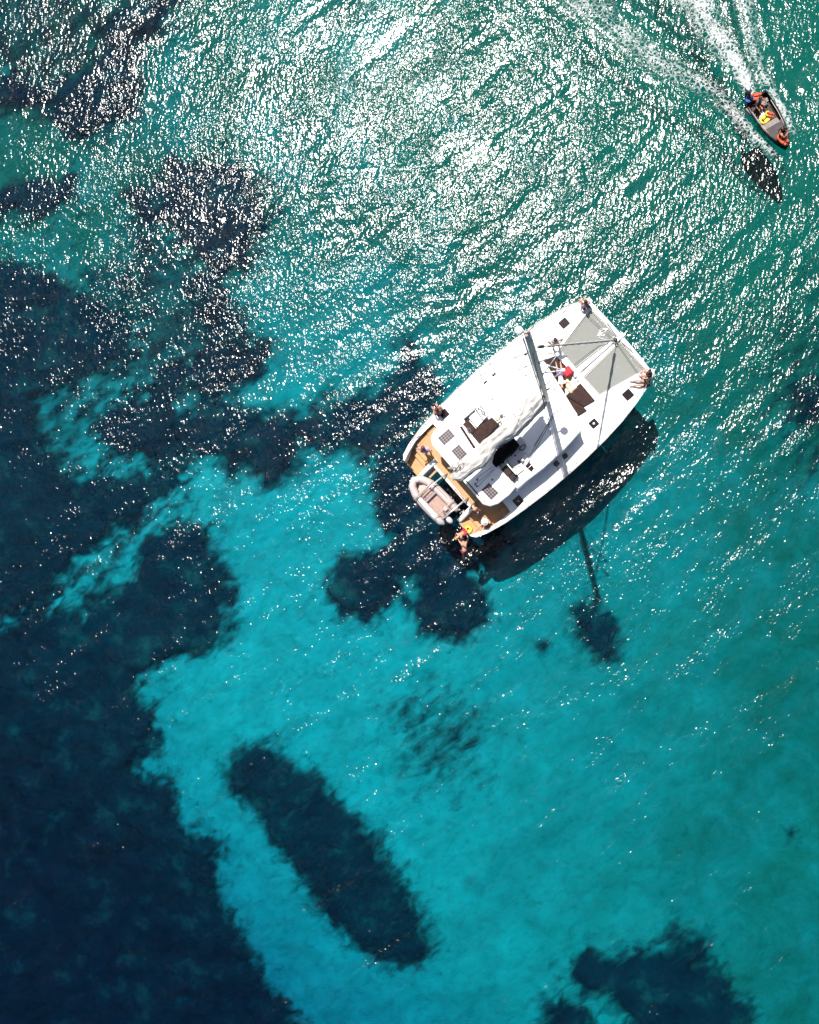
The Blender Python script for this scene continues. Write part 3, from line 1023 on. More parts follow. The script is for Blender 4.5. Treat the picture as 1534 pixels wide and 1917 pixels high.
# small fittings on the hardtop
for (px, py) in ((824, 840), (818, 832), (908, 938), (938, 927), (923, 913)):
    p = B(px, py, 3.42)
    lathe('deck_fitting', [(0.035, 0), (0.035, 0.03), (0.02, 0.05)], PALEGREY, cat, 8, tuple(p))
tube('traveller_track', [B(873, 900, 3.45), B(897, 928, 3.45)], 0.03, BLACKP, cat, 6)
for a, b in (((893, 895), (922, 874)), ((890, 907), (925, 878)), ((895, 911), (926, 879))):
    tube('mainsheet', [B(*a, 3.5), B(*b, 4.3)], 0.010, DROPE, cat, 4)
for p in ((894, 898), (890, 906), (893, 910), (922, 898)):
    lathe('block', [(0.04, 0), (0.05, 0.03), (0.03, 0.06)], BLACKP, cat, 8, tuple(B(*p, 3.43)))
tube('roof_seam', [B(827, 842, 3.43), B(850, 870, 3.43)], 0.008, PALEGREY, cat, 4)

# hatches: frame and dark pane each
def hatch(px, py, z, w, d, a=0.0, handle=True, name='deck_hatch'):
    c = B(px, py, z)
    f = prism(name, rect(c.x, c.y, w, d, a, 0.04), z - 0.02, z + 0.025, FRAMEG, cat, bevel=0.01)
    prism('pane', rect(c.x, c.y, w - 0.05, d - 0.05, a, 0.03), z + 0.02, z + 0.034, SMOKE, f, bevel=0.005)
    if handle:
        tube('handle', [(c.x - 0.05, c.y - 0.06, z + 0.045), (c.x - 0.05, c.y + 0.06, z + 0.045)], 0.012, BLACKP, f, 6)
    return f


hatch(1056.5, 605, DZ, 0.46, 0.42)
hatch(1176, 739, DZ, 0.48, 0.46)
h = hatch(1112, 793, DZ, 0.42, 0.40)
lathe('vent', [(0.07, 0), (0.07, 0.03), (0.03, 0.05)], PALEGREY, h, 10, tuple(B(1112, 793, DZ + 0.034)))
h = hatch(970.5, 937.5, DZ, 0.46, 0.42)
tube('latch', [B(968, 938, DZ + 0.05), B(973, 938, DZ + 0.05)], 0.03, STEEL, h, 6)
hatch(832, 775, DZ, 0.42, 0.40)
hatch(1058, 854, DZ, 0.27, 0.25, 0, False)
hatch(1042, 868, DZ, 0.27, 0.25, 0, False)
hatch(926, 702, DZ, 0.22, 0.18, 0, False)
hatch(909, 716, DZ, 0.22, 0.10, 0, False)
hatch(985, 662, DZ, 0.22, 0.14, 0, False)

# fore cockpit cushions (low, before the coachroof)
def cushions(name, px, z0, z1, material=BROWN, bevel=0.05):
    return prism(name, [B2(x, y, z1) for x, y in px], z0, z1, material, cat, bevel=bevel, seg=3)


cushions('fore_cushion', [(1018, 676), (1027, 668), (1040, 666), (1055, 680), (1030, 711), (1022, 700)], DZ - 0.02, DZ + 0.14)
cushions('fore_cushion', [(1055.5, 680.5), (1074, 700), (1068, 708), (1062, 722), (1040, 742), (1030.5, 711.5)], DZ - 0.02, DZ + 0.13)
cushions('fore_cushion', [(1087, 717), (1114, 749), (1093, 761), (1059, 741), (1068, 733)], DZ - 0.02, DZ + 0.14)
cushions('fore_cushion', [(1040.5, 742.5), (1059, 741.5), (1092.5, 761.5), (1099, 768), (1083, 778), (1068, 770)], DZ - 0.02, DZ + 0.125)

# flybridge: L shaped seat, helm, seats, opened hatches
cushions('flybridge_cushion', [(862, 797), (877, 786), (891, 802), (880, 823), (868, 810)], 2.95, 3.32)
cushions('flybridge_cushion', [(891.6, 801.6), (921, 781), (934, 794), (902, 829), (888, 839), (880.5, 823.5)], 2.95, 3.36)
tube('back_cushion', [B(863, 799, 3.4), B(889, 839, 3.4)], 0.07, BROWN, cat, 8)
prism('helm_seat', [B2(x, y, 3.45) for x, y in ((865, 766), (880, 757), (889, 767), (878, 776), (868, 785))], 2.95, 3.40, mat('seat_vinyl', (0.45, 0.42, 0.42), 0.7, 0.08, 5), cat, bevel=0.04, seg=3)
prism('helm_bench', [B2(x, y, 3.3) for x, y in ((880, 770), (890, 768), (906, 786), (893, 800), (878, 782))], 2.95, 3.22, WHITE, cat, bevel=0.03, seg=3)
con = prism('helm_console', [B2(x, y, 3.6) for x, y in ((886, 757), (894, 752), (912, 780), (905, 787))], 2.95, 3.62, WHITE, cat, bevel=0.05, seg=3)
wc = B(901, 768, 3.78)
bm = bmesh.new()
ring = []
for k in range(25):
    t = 2 * math.pi * k / 24
    ring.append(Vector((wc.x + 0.10 * math.cos(t) , wc.y + 0.24 * math.sin(t), wc.z + 0.20 * math.cos(t))))
bm_tube(bm, ring, 0.02, 6)
for k in range(3):
    bm_tube(bm, [wc, ring[k * 8]], 0.012, 5)
from_bm('steering_wheel', bm, BLACKP, cat, True)
prism('mast_step', [B2(x, y, 3.1) for x, y in ((1012, 752), (1034, 738), (1052, 764), (1032, 778))], 2.95, 3.08, WHITE, cat, bevel=0.03)
prism('sliding_hatch', [B2(x, y, 3.15) for x, y in ((960, 823), (973, 813), (984, 829), (971, 838))], 2.95, 3.14, PALEGREY, cat, bevel=0.02)
prism('instrument_panel', [B2(x, y, 3.2) for x, y in ((947, 858), (969, 836), (990, 850), (975, 872), (960, 876))], 2.95, 3.06, mat('grey_gelcoat', (0.55, 0.54, 0.58), 0.5, 0.05, 3), cat, bevel=0.02)
for p in ((957, 852), (965, 853), (971, 863), (973, 866), (943, 866), (934, 878)):
    lathe('gauge', [(0.045, 0), (0.05, 0.03), (0.03, 0.05)], BLACKP, cat, 10, tuple(B(*p, 3.06)))
lathe('winch', [(0.12, 0), (0.10, 0.1), (0.07, 0.16), (0.09, 0.22), (0.05, 0.24)], STEEL, cat, 14, tuple(B(979, 862, 3.05)))
prism('winch_base', [B2(x, y, 3.1) for x, y in ((974, 862), (984, 851), (993, 862), (984, 872))], 2.95, 3.10, WHITE, cat, bevel=0.03)
for p in ((938, 776), (911, 781)):
    lathe('winch', [(0.09, 0), (0.075, 0.09), (0.055, 0.14), (0.07, 0.19), (0.04, 0.21)], ALU, cat, 12, tuple(B(*p, 3.05)))
# coil of black hose on the panel
bm = bmesh.new()
hc = B(979, 838, 3.12)
bm_tube(bm, [Vector((hc.x + 0.20 * math.cos(t) * (1 - 0.02 * t), hc.y + 0.10 * math.sin(t), hc.z + 0.01 * t)) for t in np.linspace(0, 14, 50)], 0.022, 5)
from_bm('hose_coil', bm, mat('grey_hose', (0.10, 0.10, 0.11), 0.6, 0.2, 9), cat, True)
cushions('starboard_cushion', [(932, 884), (949, 869), (962, 882), (946, 898)], 2.95, 3.38, mat('dark_brown_cushion', (0.026, 0.014, 0.014), 0.85, 0.2, 5))
cushions('starboard_cushion', [(946.5, 898.5), (962.5, 882.5), (970, 890), (955, 906)], 2.95, 3.36, mat('dark_brown_cushion', (0.026, 0.014, 0.014), 0.85, 0.2, 5))
tube('grab_rail', [B(950, 869, 3.4), B(950, 869, 3.7), B(966, 888, 3.7), B(966, 888, 3.4)], 0.028, WHITE, cat, 8)
for q in ((990, 872),):
    prism('small_hatch', [B2(x, y, 3.1) for x, y in ((984, 873), (992, 866), (1000, 876), (995, 883))], 2.98, 3.05, SMOKE, cat, bevel=0.01)
tube('brace_rail', [B(967, 884, 3.3), B(980, 873, 3.3)], 0.03, WHITE, cat, 8)
# black sprayhood below the boom
bm = bmesh.new()
cov = [B(x, y, 3.9) for x, y in ((921, 866), (924, 850), (932, 838), (945, 829), (960, 816), (972, 832), (960, 846), (944, 858), (928, 874))]
bm_prism(bm, [(p.x, p.y) for p in cov], 3.0, 3.85, 0.14, 3)
from_bm('black_sprayhood', bm, BLACKC, cat, True)
# running rigging led aft over the roof
for a, b in (((1033, 780), (985, 866)), ((1036, 781), (988, 868)), ((1036, 778), (1000, 835))):
    tube('halyard', [B(*a, 3.15), B(*b, 3.12)], 0.013, DROPE, cat, 5)
tube('jib_sheet', [B(1018, 746, 3.1), B(958, 772, 3.07), B(905, 800, 3.07)], 0.012, DROPE, cat, 4)
tube('jib_sheet', [B(1000, 690, 3.08), B(925, 745, 3.06), B(880, 770, 3.06)], 0.010, FRAMEG, cat, 4)
bm = bmesh.new()
rc = B(933, 784, 3.4)
bm_tube(bm, [Vector((rc.x + 0.13 * math.cos(t) * (1 - 0.03 * t), rc.y + 0.09 * math.sin(t * 1.03), rc.z + 0.008 * t)) for t in np.linspace(0, 20, 70)], 0.014, 5)
from_bm('rope_coil', bm, mat('tan_rope', (0.5, 0.36, 0.22), 0.9, 0.2, 20), cat, True)
bm = bmesh.new()
rc = B(879, 806, 3.45)
bm_tube(bm, [Vector((rc.x + 0.10 * math.cos(t) * (1 - 0.03 * t), rc.y + 0.13 * math.sin(t * 1.06), rc.z + 0.006 * t)) for t in np.linspace(0, 16, 60)], 0.014, 5)
from_bm('rope_coil', bm, mat('grey_hose', (0.1, 0.1, 0.11)), cat, True)

# mast, rigging, boom, folded mainsail
MB_ = Vector((1.12, -0.20, 3.0)); MT_ = Vector((0.80, -0.10, 18.7))


def mast_at(z):
    t = (z - MB_.z) / (MT_.z - MB_.z)
    return MB_.lerp(MT_, t)


secs = []
for k in range(13):
    z = 3.0 + 15.7 * k / 12
    c = mast_at(z)
    sc_ = 1.0 if k < 10 else 1.0 - 0.06 * (k - 9)
    sc_ *= 0.8 + 0.2 * k / 12
    secs.append([(c.x + 0.155 * sc_ * math.cos(2 * math.pi * j / 14), c.y + 0.10 * sc_ * math.sin(2 * math.pi * j / 14), z) for j in range(14)])
mast = loft('mast', secs, ALU, cat, True, True, True)
tube('mast_track', [mast_at(z) + Vector((-0.19, 0, 0)) for z in (4.5, 9, 14, 18.5)], 0.03, WHITE, mast, 6)
c = mast_at(18.7)
lathe('masthead_dome', [(0.05, -0.02), (0.14, 0.03), (0.145, 0.10), (0.09, 0.16), (0.02, 0.18)], WHITE, mast, 14, tuple(c + Vector((-0.16, 0.22, 0.1))))
tube('masthead_bracket', [c, c + Vector((-0.10, 0.14, 0.1))], 0.03, ALU, mast, 6)
tube('masthead_light', [c + Vector((0.05, 0, 0)), c + Vector((0.05, 0.0, 0.18))], 0.045, mat('rusty_lamp', (0.4, 0.24, 0.2), 0.5, 0.2, 9), mast, 8)
tube('wind_vane', [c + Vector((0.08, 0, 0.1)), c + Vector((0.35, 0.02, 0.12))], 0.012, BLACKP, mast, 5)
ball('radar_dome', tuple(mast_at(6.6) + Vector((0.42, -0.12, 0))), (0.20, 0.20, 0.12), WHITE, mast, 14, 8)
tube('radar_bracket', [mast_at(6.45), mast_at(6.45) + Vector((0.4, -0.1, 0))], 0.04, BLACKP, mast, 6)
tube('gooseneck', [mast_at(5.25), mast_at(5.25) + Vector((-0.45, 0.0, 0))], 0.09, BLACKP, mast, 8)
# spreaders: two levels, with raking struts on the starboard side
TIPS = {(13.7, 1): B(971, 692, 13.7), (16.0, 1): B(967, 668, 16.0), (13.7, -1): B(1055, 693, 13.2), (16.0, -1): B(1044, 664, 15.4)}
for z in (13.7, 16.0):
    m_ = mast_at(z)
    for sgn in (1, -1):
        tip = TIPS[(z, sgn)]
        sp = tube('spreader', [m_, tip], [0.036, 0.026], WHITE if sgn < 0 else ALU, mast, 6)
        ball('spreader_tip', tuple(tip), 0.085 if sgn < 0 else 0.045, WHITE if sgn < 0 else PALEGREY, sp, 10, 7)
        if sgn < 0:
            tube('strut', [tip, mast_at(z - 2.6)], 0.028, WHITE, sp, 6)
            tube('strut', [tip, mast_at(z - 6.0)], 0.020, WHITE, sp, 6)
        else:
            tube('diamond_wire', [tip, mast_at(max(4.5, z - 7.0))], 0.008, STEEL, sp, 4)
# forestay with the furled jib wound on it
fs0, fs1 = Vector((5.86, 0.0, 1.9)), mast_at(16.4)
n_ = 40
jib = tube('furled_jib', [fs0.lerp(fs1, 0.05 + 0.83 * k / n_) for k in range(n_ + 1)], [0.065 + 0.012 * math.sin(k * 1.7) - 0.028 * (k / n_) for k in range(n_ + 1)], mat('furled_sailcloth', (0.52, 0.49, 0.47), 0.9, 0.3, 9, stretch=(3, 3, 1)), cat, 8)
tube('forestay', [fs0, fs1], 0.014, STEEL, jib, 5)
lathe('furler_drum', [(0.07, 0), (0.10, 0.02), (0.06, 0.06), (0.06, 0.12), (0.10, 0.16), (0.05, 0.2)], BLACKP, jib, 12, (5.84, 0, 1.88))
tube('furler_swivel', [fs0.lerp(fs1, 0.90), fs0.lerp(fs1, 0.94)], 0.06, BLACKP, jib, 8)
for sgn in (1, -1):
    tube('shroud', [mast_at(16.2), (-0.85, sgn * 3.32, DZ)], 0.013, DROPE, cat, 5)
    tube('lower_shroud', [mast_at(10.5), (-0.45, sgn * 3.34, DZ)], 0.009, STEEL, cat, 5)
    tube('chainplate', [(-0.85, sgn * 3.32, DZ - 0.02), (-0.83, sgn * 3.29, DZ + 0.22)], 0.022, STEEL, cat, 6)
tube('topping_lift', [mast_at(18.3) + Vector((-0.25, 0, 0)), (-4.5, -0.12, 5.5)], 0.008, DROPE, cat, 4)
tube('lazy_jack', [mast_at(11.5), (-1.2, 0.35, 5.5)], 0.007, ROPE, cat, 4)
tube('lazy_jack', [mast_at(11.5), (-1.2, -0.55, 5.5)], 0.007, ROPE, cat, 4)

boom = tube('boom', [(0.95, -0.2, 5.2), (-1.8, -0.16, 5.17), (-4.75, -0.12, 5.12)], 0.13, ALU, cat, 10)


PORT_E = [B(x, y, 5.25) for x, y in ((1024, 727), (997, 735), (968, 768), (942, 795), (903, 826), (884, 850), (862, 868), (850, 880), (845, 890))]
STBD_E = [B(x, y, 5.15) for x, y in ((1033, 748), (1000, 783), (968, 815), (948, 826), (930, 840), (921, 858), (905, 874), (885, 884), (866, 899), (850, 898))]


def edge_y(E_, x):
    E_ = sorted(E_, key=lambda p: p.x)
    return float(np.interp(x, [p.x for p in E_], [p.y for p in E_]))


def bundle():
    """mainsail dropped on the boom: overlapping folds spilling to port"""
    nx_, nt_ = 150, 44
    secs = []
    xs = np.linspace(0.85, -4.85, nx_)
    th = np.linspace(0.0, 1.0, nt_)
    Xg, Tg = np.meshgrid(xs, th, indexing='ij')
    warp = 0.10 * sinnoise(Xg, Tg * 2, 1.6, 403, octv=2)
    ridge = lambda f: 1 - 2 * np.abs(np.mod(f, 1.0) - 0.5) * 2           # sharp pleats
    fold = 0.06 * ridge(Tg * 4.2 + Xg * 0.16 + warp * 4) + 0.045 * ridge(Tg * 2.3 - Xg * 0.75 + warp * 6 + 0.3)
    fold += 0.05 * sinnoise(Xg * 0.5, Tg * 2.2, 0.55, 401, octv=3)
    for i, x in enumerate(xs):
        t = (0.85 - x) / 5.7
        yp, ys_ = edge_y(PORT_E, x), edge_y(STBD_E, x)
        if yp < ys_ + 0.15:
            yp = ys_ + 0.15
        hh = np.interp(t, [0, .1, .5, .8, 1.0], [0.62, 0.60, 0.50, 0.38, 0.12])
        row = []
        for j, v in enumerate(th):
            a = math.pi * (1 - v)
            y = (yp + ys_) / 2 - (yp - ys_) / 2 * math.cos(a)
            z = 5.12 + hh * math.sin(a) ** 0.75 + fold[i, j] * (0.35 + 0.65 * math.sin(a)) * min(1, 0.3 + hh)
            row.append((x + 0.03 * math.sin(j * 1.3 + x * 3), y + fold[i, j] * 0.25, z))
        row = [(row[0][0], row[0][1], 4.9)] + row + [(row[-1][0], row[-1][1], 4.75)]
        secs.append(row)
    return loft('folded_mainsail', secs, SAIL, cat, True, False)


sail = bundle()
# dark foot tape of the sail bag along the starboard side
tube('sail_bag_foot', [(0.9, -0.46, 5.2), (0.2, -0.50, 5.16), (-1.2, -0.54, 5.14), (-2.2, -0.58, 5.12)], [0.05, 0.05, 0.055, 0.05], BLACKP, sail, 6)
for k in range(0):
    x0 = 0.3 - 0.55 * k
    bm = bmesh.new()
    w_ = 0.52 if k < 6 else 0.36
    bm_tube(bm, [(x0 + 0.15 * math.sin(k * 2.1), -0.10 + w_ * 1.08 * math.cos(a), 5.32 + 0.60 * math.sin(a) * (1 - k * 0.05)) for a in np.linspace(0.15, 2.9, 9)], 0.010, 4)
    from_bm('sail_tie', bm, ROPE, sail)
bm = bmesh.new()
for q in range(3):
    rc = Vector((-4.05 - 0.22 * q, 0.02 + 0.05 * q, 5.72 - 0.08 * q))
    bm_tube(bm, [Vector((rc.x + 0.17 * math.cos(t + q), rc.y + 0.12 * math.sin(t * 1.07), rc.z + 0.012 * math.sin(t * 3))) for t in np.linspace(0, 18, 60)], 0.011, 4)
from_bm('reefing_line', bm, mat('speckled_rope', (0.36, 0.33, 0.29), 0.9, 0.5, 60), sail, True)

# stern: teak cockpit, transom steps, aft beam
prism('cockpit_sole', [(-2.8, 2.9), (-2.8, -2.9), (-4.55, -2.93), (-5.25, -2.86), (-5.25, 2.86), (-4.55, 2.93)], 1.20, 1.38, TEAK, cat)
for sgn in (1, -1):
    yi = 1.62
    steps = [(-5.25, -5.48, 1.20), (-5.48, -5.72, 1.02), (-5.72, -6.32, 0.84)]
    for x0, x1, z in steps:
        y1, y2 = 2.88 - 0.10 * (-5.25 - x0), 2.88 - 0.42 * (-5.25 - x1)
        nm = 'swim_platform' if z < 0.9 else 'transom_step'
        prism(nm, [(x0, sgn * yi), (x0, sgn * y1), (x1, sgn * y2), (x1, sgn * yi)], 0.22, z, TEAK, cat, bevel=0.012)
    # coaming between the steps and the gap for the dinghy
    sec = []
    for x, z in ((-4.98, 1.62), (-5.3, 1.60), (-5.7, 1.38), (-6.1, 1.10), (-6.26, 0.92)):
        sec.append((x, z))
    bm = bmesh.new()
    rings = []
    for x, z in sec:
        yy = sgn * (1.50 - 0.02 * (x + 5))
        rings.append([bm.verts.new(q) for q in ((x, yy - sgn * 0.12, 0.3), (x, yy - sgn * 0.12, z - 0.05), (x, yy - sgn * 0.06, z), (x, yy + sgn * 0.06, z), (x, yy + sgn * 0.12, z - 0.05), (x, yy + sgn * 0.12, 0.3))])
    for a, b in zip(rings, rings[1:]):
        for k in range(5):
            bm.faces.new((a[k], a[k + 1], b[k + 1], b[k]))
    bm.faces.new(rings[0][::-1]); bm.faces.new(rings[-1])
    from_bm('transom_coaming', bm, WHITE, cat, True)
    # bulwark inner wall
    bpts = [(x, sgn * y) for x, y in BUL]
    bm = bmesh.new()
    for (ax, ay), (bx, by) in zip(bpts, bpts[1:]):
        vs = [bm.verts.new(q) for q in ((ax, ay + sgn * 0.01, 0.3), (bx, by + sgn * 0.01, 0.3), (bx, by + sgn * 0.01, DZ - 0.03), (ax, ay + sgn * 0.01, DZ - 0.03))]
        bm.faces.new(vs)
    from_bm('bulwark_lining', bm, WHITE, cat)
    # step boxes from the cockpit up to the side deck
    for k, (x0, x1, z, w) in enumerate(((-3.55, -3.86, 1.60, 0.50), (-3.88, -4.45, 1.46, 0.44))):
        prism('deck_step', [(x0, sgn * 3.0), (x0, sgn * (3.0 - w)), (x1, sgn * (2.98 - w)), (x1, sgn * 2.95)], 1.2, z, TEAK, cat, bevel=0.012)
prism('starboard_locker', [(-3.0, -2.3), (-3.0, -2.92), (-3.58, -2.94), (-3.58, -2.3)], 1.2, 1.66, PALEGREY, cat, bevel=0.02)
prism('aft_beam', [(-4.98, 1.62), (-4.98, -1.62), (-5.20, -1.60), (-5.34, -1.3), (-5.34, 1.3), (-5.20, 1.60)], 1.02, 1.50, WHITE, cat, bevel=0.04)
prism('aft_bench', [(-4.72, 1.5), (-4.72, -1.45), (-5.20, -1.45), (-5.20, 1.5)], 1.45, 1.53, TEAK, cat, bevel=0.01)
for x in (-5.45, -4.9):
    pass
tube('cockpit_trim', [(-4.15, -2.3, 1.32), (-4.15, -2.9, 1.32)], 0.02, WHITE, cat, 5)
tube('cockpit_trim', [(-3.75, -2.3, 1.32), (-3.75, -2.9, 1.32)], 0.02, WHITE, cat, 5)
for y in (0.62, -1.02):
    d_ = tube('davit', [(-5.05, y, 1.52), (-5.3, y, 1.86), (-6.0, y, 2.02), (-6.72, y, 2.06)], [0.05, 0.045, 0.04, 0.035], STEEL, cat, 8)
    tube('davit_fall', [(-6.6, y, 2.06), (-6.58, y, 1.62)], 0.012, DROPE, d_, 4)
prism('gangway', [(-5.30, 1.18), (-5.30, 1.08), (-5.85, 1.05), (-5.85, 1.15)], 1.36, 1.40, TEAK, cat)
tube('boom_end_sheet', [(-4.7, -0.15, 5.05), (-4.78, 0.35, 3.5)], 0.012, ROPE, cat, 4)
# rope lying along the aft beam
g_ = np.random.default_rng(8)
bm = bmesh.new()
bm_tube(bm, [Vector((-5.26 + 0.035 * math.sin(k * 1.9), -0.2 - 1.0 * k / 30, 1.555 + 0.01 * math.sin(k))) for k in range(31)], 0.018, 5)
from_bm('stern_line', bm, mat('pink_rope', (0.55, 0.25, 0.22), 0.9, 0.4, 30), cat, True)
bm = bmesh.new()
bm_tube(bm, [Vector((-5.27 + 0.03 * math.sin(k * 1.7), 1.25 - 0.7 * k / 20, 1.545 + 0.01 * math.sin(k))) for k in range(21)], 0.018, 5)
from_bm('stern_line', bm, mat('white_rope', (0.72, 0.7, 0.66)), cat, True)

# stanchions and lifelines, cleats
for sgn in (1, -1):
    xs_ = [5.2, 3.9, 2.5, 1.1, -0.3, -1.7, -3.0, -4.2]
    for x in xs_:
        y = sgn * (outer_at(x) - 0.08)
        st = tube('stanchion', [(x, y, DZ), (x, y, DZ + 0.62)], 0.013, STEEL, cat, 5)
    for zz in (0.60, 0.32):
        tube('lifeline', [(x, sgn * (outer_at(x) - 0.08), DZ + zz) for x in [5.9] + xs_ + [-5.2]], 0.006, STEEL, cat, 4)
    bm = bmesh.new()
    bm_tube(bm, [(5.9, sgn * 2.6, DZ), (5.95, sgn * 2.55, DZ + 0.6), (6.2, sgn * 2.3, DZ + 0.6), (5.75, sgn * 2.15, DZ + 0.6), (5.72, sgn * 2.12, DZ)], 0.014, 5)
    from_bm('pulpit', bm, STEEL, cat, True)
    for x in (4.9, 0.3, -4.9):
        y = sgn * (outer_at(x) - 0.16)
        bm = bmesh.new()
        bm_tube(bm, [(x - 0.11, y, DZ + 0.06), (x + 0.11, y, DZ + 0.06)], 0.016, 6)
        bm_tube(bm, [(x - 0.04, y, DZ), (x - 0.04, y, DZ + 0.06)], 0.014, 5); bm_tube(bm, [(x + 0.04, y, DZ), (x + 0.04, y, DZ + 0.06)], 0.014, 5)
        from_bm('cleat', bm, STEEL, cat, True)
for px, py in ((1075, 846), (1082, 866), (995, 905), (1062, 884), (975, 957), (900, 1004), (962, 626), (948, 640)):
    lathe('deck_filler', [(0.035, 0), (0.035, 0.02), (0.02, 0.03)], STEEL, cat, 8, tuple(B(px, py, DZ)))

# ================================================================== INFLATABLE DINGHY ON THE DAVITS
DL = B(806, 930, 1.55)
dn_w = cat_world(DL.x, DL.y, 1.30)
dinghy = thing('inflatable_dinghy', 'pale grey inflatable dinghy with outboard hanging across the catamaran stern', 'dinghy', dn_w, HEAD + R(90) + R(3))
# local x points to port (bow), y points aft-wards of the catamaran
def dz_(t): return 0.22 + 0.10 * max(0, t) ** 2
tp = []
for side in (1, -1):
    pass
path = [(-1.28, 0.50), (-0.6, 0.52), (0.1, 0.51), (0.65, 0.44), (1.02, 0.26), (1.16, 0.0), (1.02, -0.26), (0.65, -0.44), (0.1, -0.51), (-0.6, -0.52), (-1.28, -0.50)]
tube('buoyancy_tube', [(-1.50, 0.48, 0.24)] + [(x, y, 0.24 + 0.10 * max(0, x) ** 2) for x, y in path] + [(-1.50, -0.48, 0.24)], [0.07] + [0.2] * len(path) + [0.07], TUBE, dinghy, 14)
loft('hull', [[(x, w, 0.10 + 0.1 * max(0, x) ** 2), (x, w * 0.5, -0.05 + 0.1 * max(0, x) ** 2), (x, 0, -0.16 + 0.16 * max(0, x) ** 2), (x, -w * 0.5, -0.05 + 0.1 * max(0, x) ** 2), (x, -w, 0.10 + 0.1 * max(0, x) ** 2)] for x, w in ((-1.2, 0.45), (-0.4, 0.47), (0.4, 0.42), (0.8, 0.26), (1.05, 0.05))], WHITE, dinghy)
prism('floor', [(-1.15, 0.36), (-1.15, -0.36), (0.35, -0.36), (0.72, -0.2), (0.72, 0.2), (0.35, 0.36)], 0.10, 0.125, DFLOOR, dinghy)
for y in (-0.11, 0.13):
    tube('floor_seam', [(-1.1, y, 0.13), (0.4, y, 0.13)], 0.011, TUBE, dinghy, 5)
prism('thwart', rect(-0.02, 0.0, 0.13, 0.70), 0.30, 0.34, TUBED, dinghy, bevel=0.01)
prism('bow_locker', [(0.42, 0.28), (0.42, -0.28), (0.66, -0.2), (0.80, 0.0), (0.66, 0.2)], 0.125, 0.32, mat('dinghy_locker', (0.52, 0.33, 0.28), 0.7, 0.1, 5), dinghy, bevel=0.02)
prism('transom', rect(-1.22, 0, 0.06, 0.72), 0.02, 0.46, TUBED, dinghy, bevel=0.01)
prism('tube_cover', [(0.55, 0.52), (-1.1, 0.62), (-1.1, 0.42), (0.5, 0.38)], 0.40, 0.450, WHITE, dinghy, bevel=0.02)
for sgn in (1, -1):
    tube('rubbing_strake', [(x, y * 1.0 + sgn * 0.195, 0.24 + 0.1 * max(0, x) ** 2) for x, y in (path[:4] if sgn > 0 else path[-4:])], 0.022, TUBED, dinghy, 6)
    tube('grab_rope', [(0.5, sgn * 0.53, 0.50), (0.2, sgn * 0.57, 0.46), (-0.3, sgn * 0.58, 0.46), (-0.7, sgn * 0.58, 0.47)], 0.012, DROPE, dinghy, 5)
tube('sling_bar', [(0.42, 0.66, 0.62), (0.42, -0.72, 0.62)], 0.035, mat('pink_bar', (0.46, 0.32, 0.29), 0.6, 0.1, 5), dinghy, 8)
tube('sling_bar', [(-0.98, 0.66, 0.60), (-0.98, -0.78, 0.60)], 0.03, mat('pink_bar', (0.46, 0.32, 0.29)), dinghy, 8)
ob = from_bm('outboard_motor', bm_ball(bmesh.new(), (-1.55, 0.12, 0.52), (0.22, 0.15, 0.17), 12, 8), mat('outboard_cowl_pale', (0.52, 0.46, 0.47), 0.35, 0.06, 5), dinghy, True)
tube('drive_leg', [(-1.42, 0.12, 0.45), (-1.44, 0.12, 0.0), (-1.42, 0.12, -0.35)], [0.09, 0.06, 0.05], BLACKP, ob, 8)
tube('tiller', [(-1.35, 0.12, 0.55), (-0.95, 0.0, 0.58)], 0.025, BLACKP, ob, 6)
tube('clamp_bracket', [(-1.28, 0.04, 0.44), (-1.28, 0.22, 0.44)], 0.05, BLACKP, ob, 6)
ball('fuel_tank', (-1.0, -0.12, 0.22), (0.15, 0.13, 0.11), mat('fuel_tank', (0.50, 0.44, 0.40), 0.5, 0.1, 5), dinghy, 12, 8)

# ================================================================== SMALL MOTORBOAT UNDER WAY
q0, q1 = at(1414, 181, 0.45), at(1475, 275, 0.45)
MH = math.atan2(q1.y - q0.y, q1.x - q0.x)
ML = (q1 - q0).length
MLOC = ((q0.x + q1.x) / 2, (q0.y + q1.y) / 2, 0.0)
mboat = thing('motorboat', 'small dark open motorboat with outboard speeding away from the catamaran', 'motorboat', MLOC, MH)
MC, MS = math.cos(MH), math.sin(MH)


def M2(px, py, z):
    p = at(px, py, z)
    X, Y = p.x - MLOC[0], p.y - MLOC[1]
    return Vector((X * MC + Y * MS, -X * MS + Y * MC, z))


def m_world(v):
    return (MLOC[0] + v[0] * MC - v[1] * MS, MLOC[1] + v[0] * MS + v[1] * MC, v[2])


hl = ML / 2
ST = [(-1.0, 0.64), (-0.6, 0.67), (-0.2, 0.66), (0.15, 0.60), (0.42, 0.50), (0.64, 0.38), (0.82, 0.23), (0.94, 0.10), (1.0, 0.015)]
ST = [(a * hl, w) for a, w in ST]


def gz(x): return 0.46 + 0.16 * max(0, x / hl) ** 2


loft('hull', [[(x, w, gz(x)), (x, w * 0.97, gz(x) - 0.15), (x, w * 0.80, 0.05), (x, 0, -0.18 + 0.2 * max(0, x / hl) ** 3), (x, -w * 0.80, 0.05), (x, -w * 0.97, gz(x) - 0.15), (x, -w, gz(x))] for x, w in ST], BOATBLK, mboat)
from_bm('inner_floor', bm_prism(bmesh.new(), [(x, w * 0.86) for x, w in ST[:5]] + [(x, -w * 0.86) for x, w in ST[:5][::-1]], 0.12, 0.15), mat('dark_bilge', (0.03, 0.022, 0.022), 0.7, 0.3, 6), mboat)
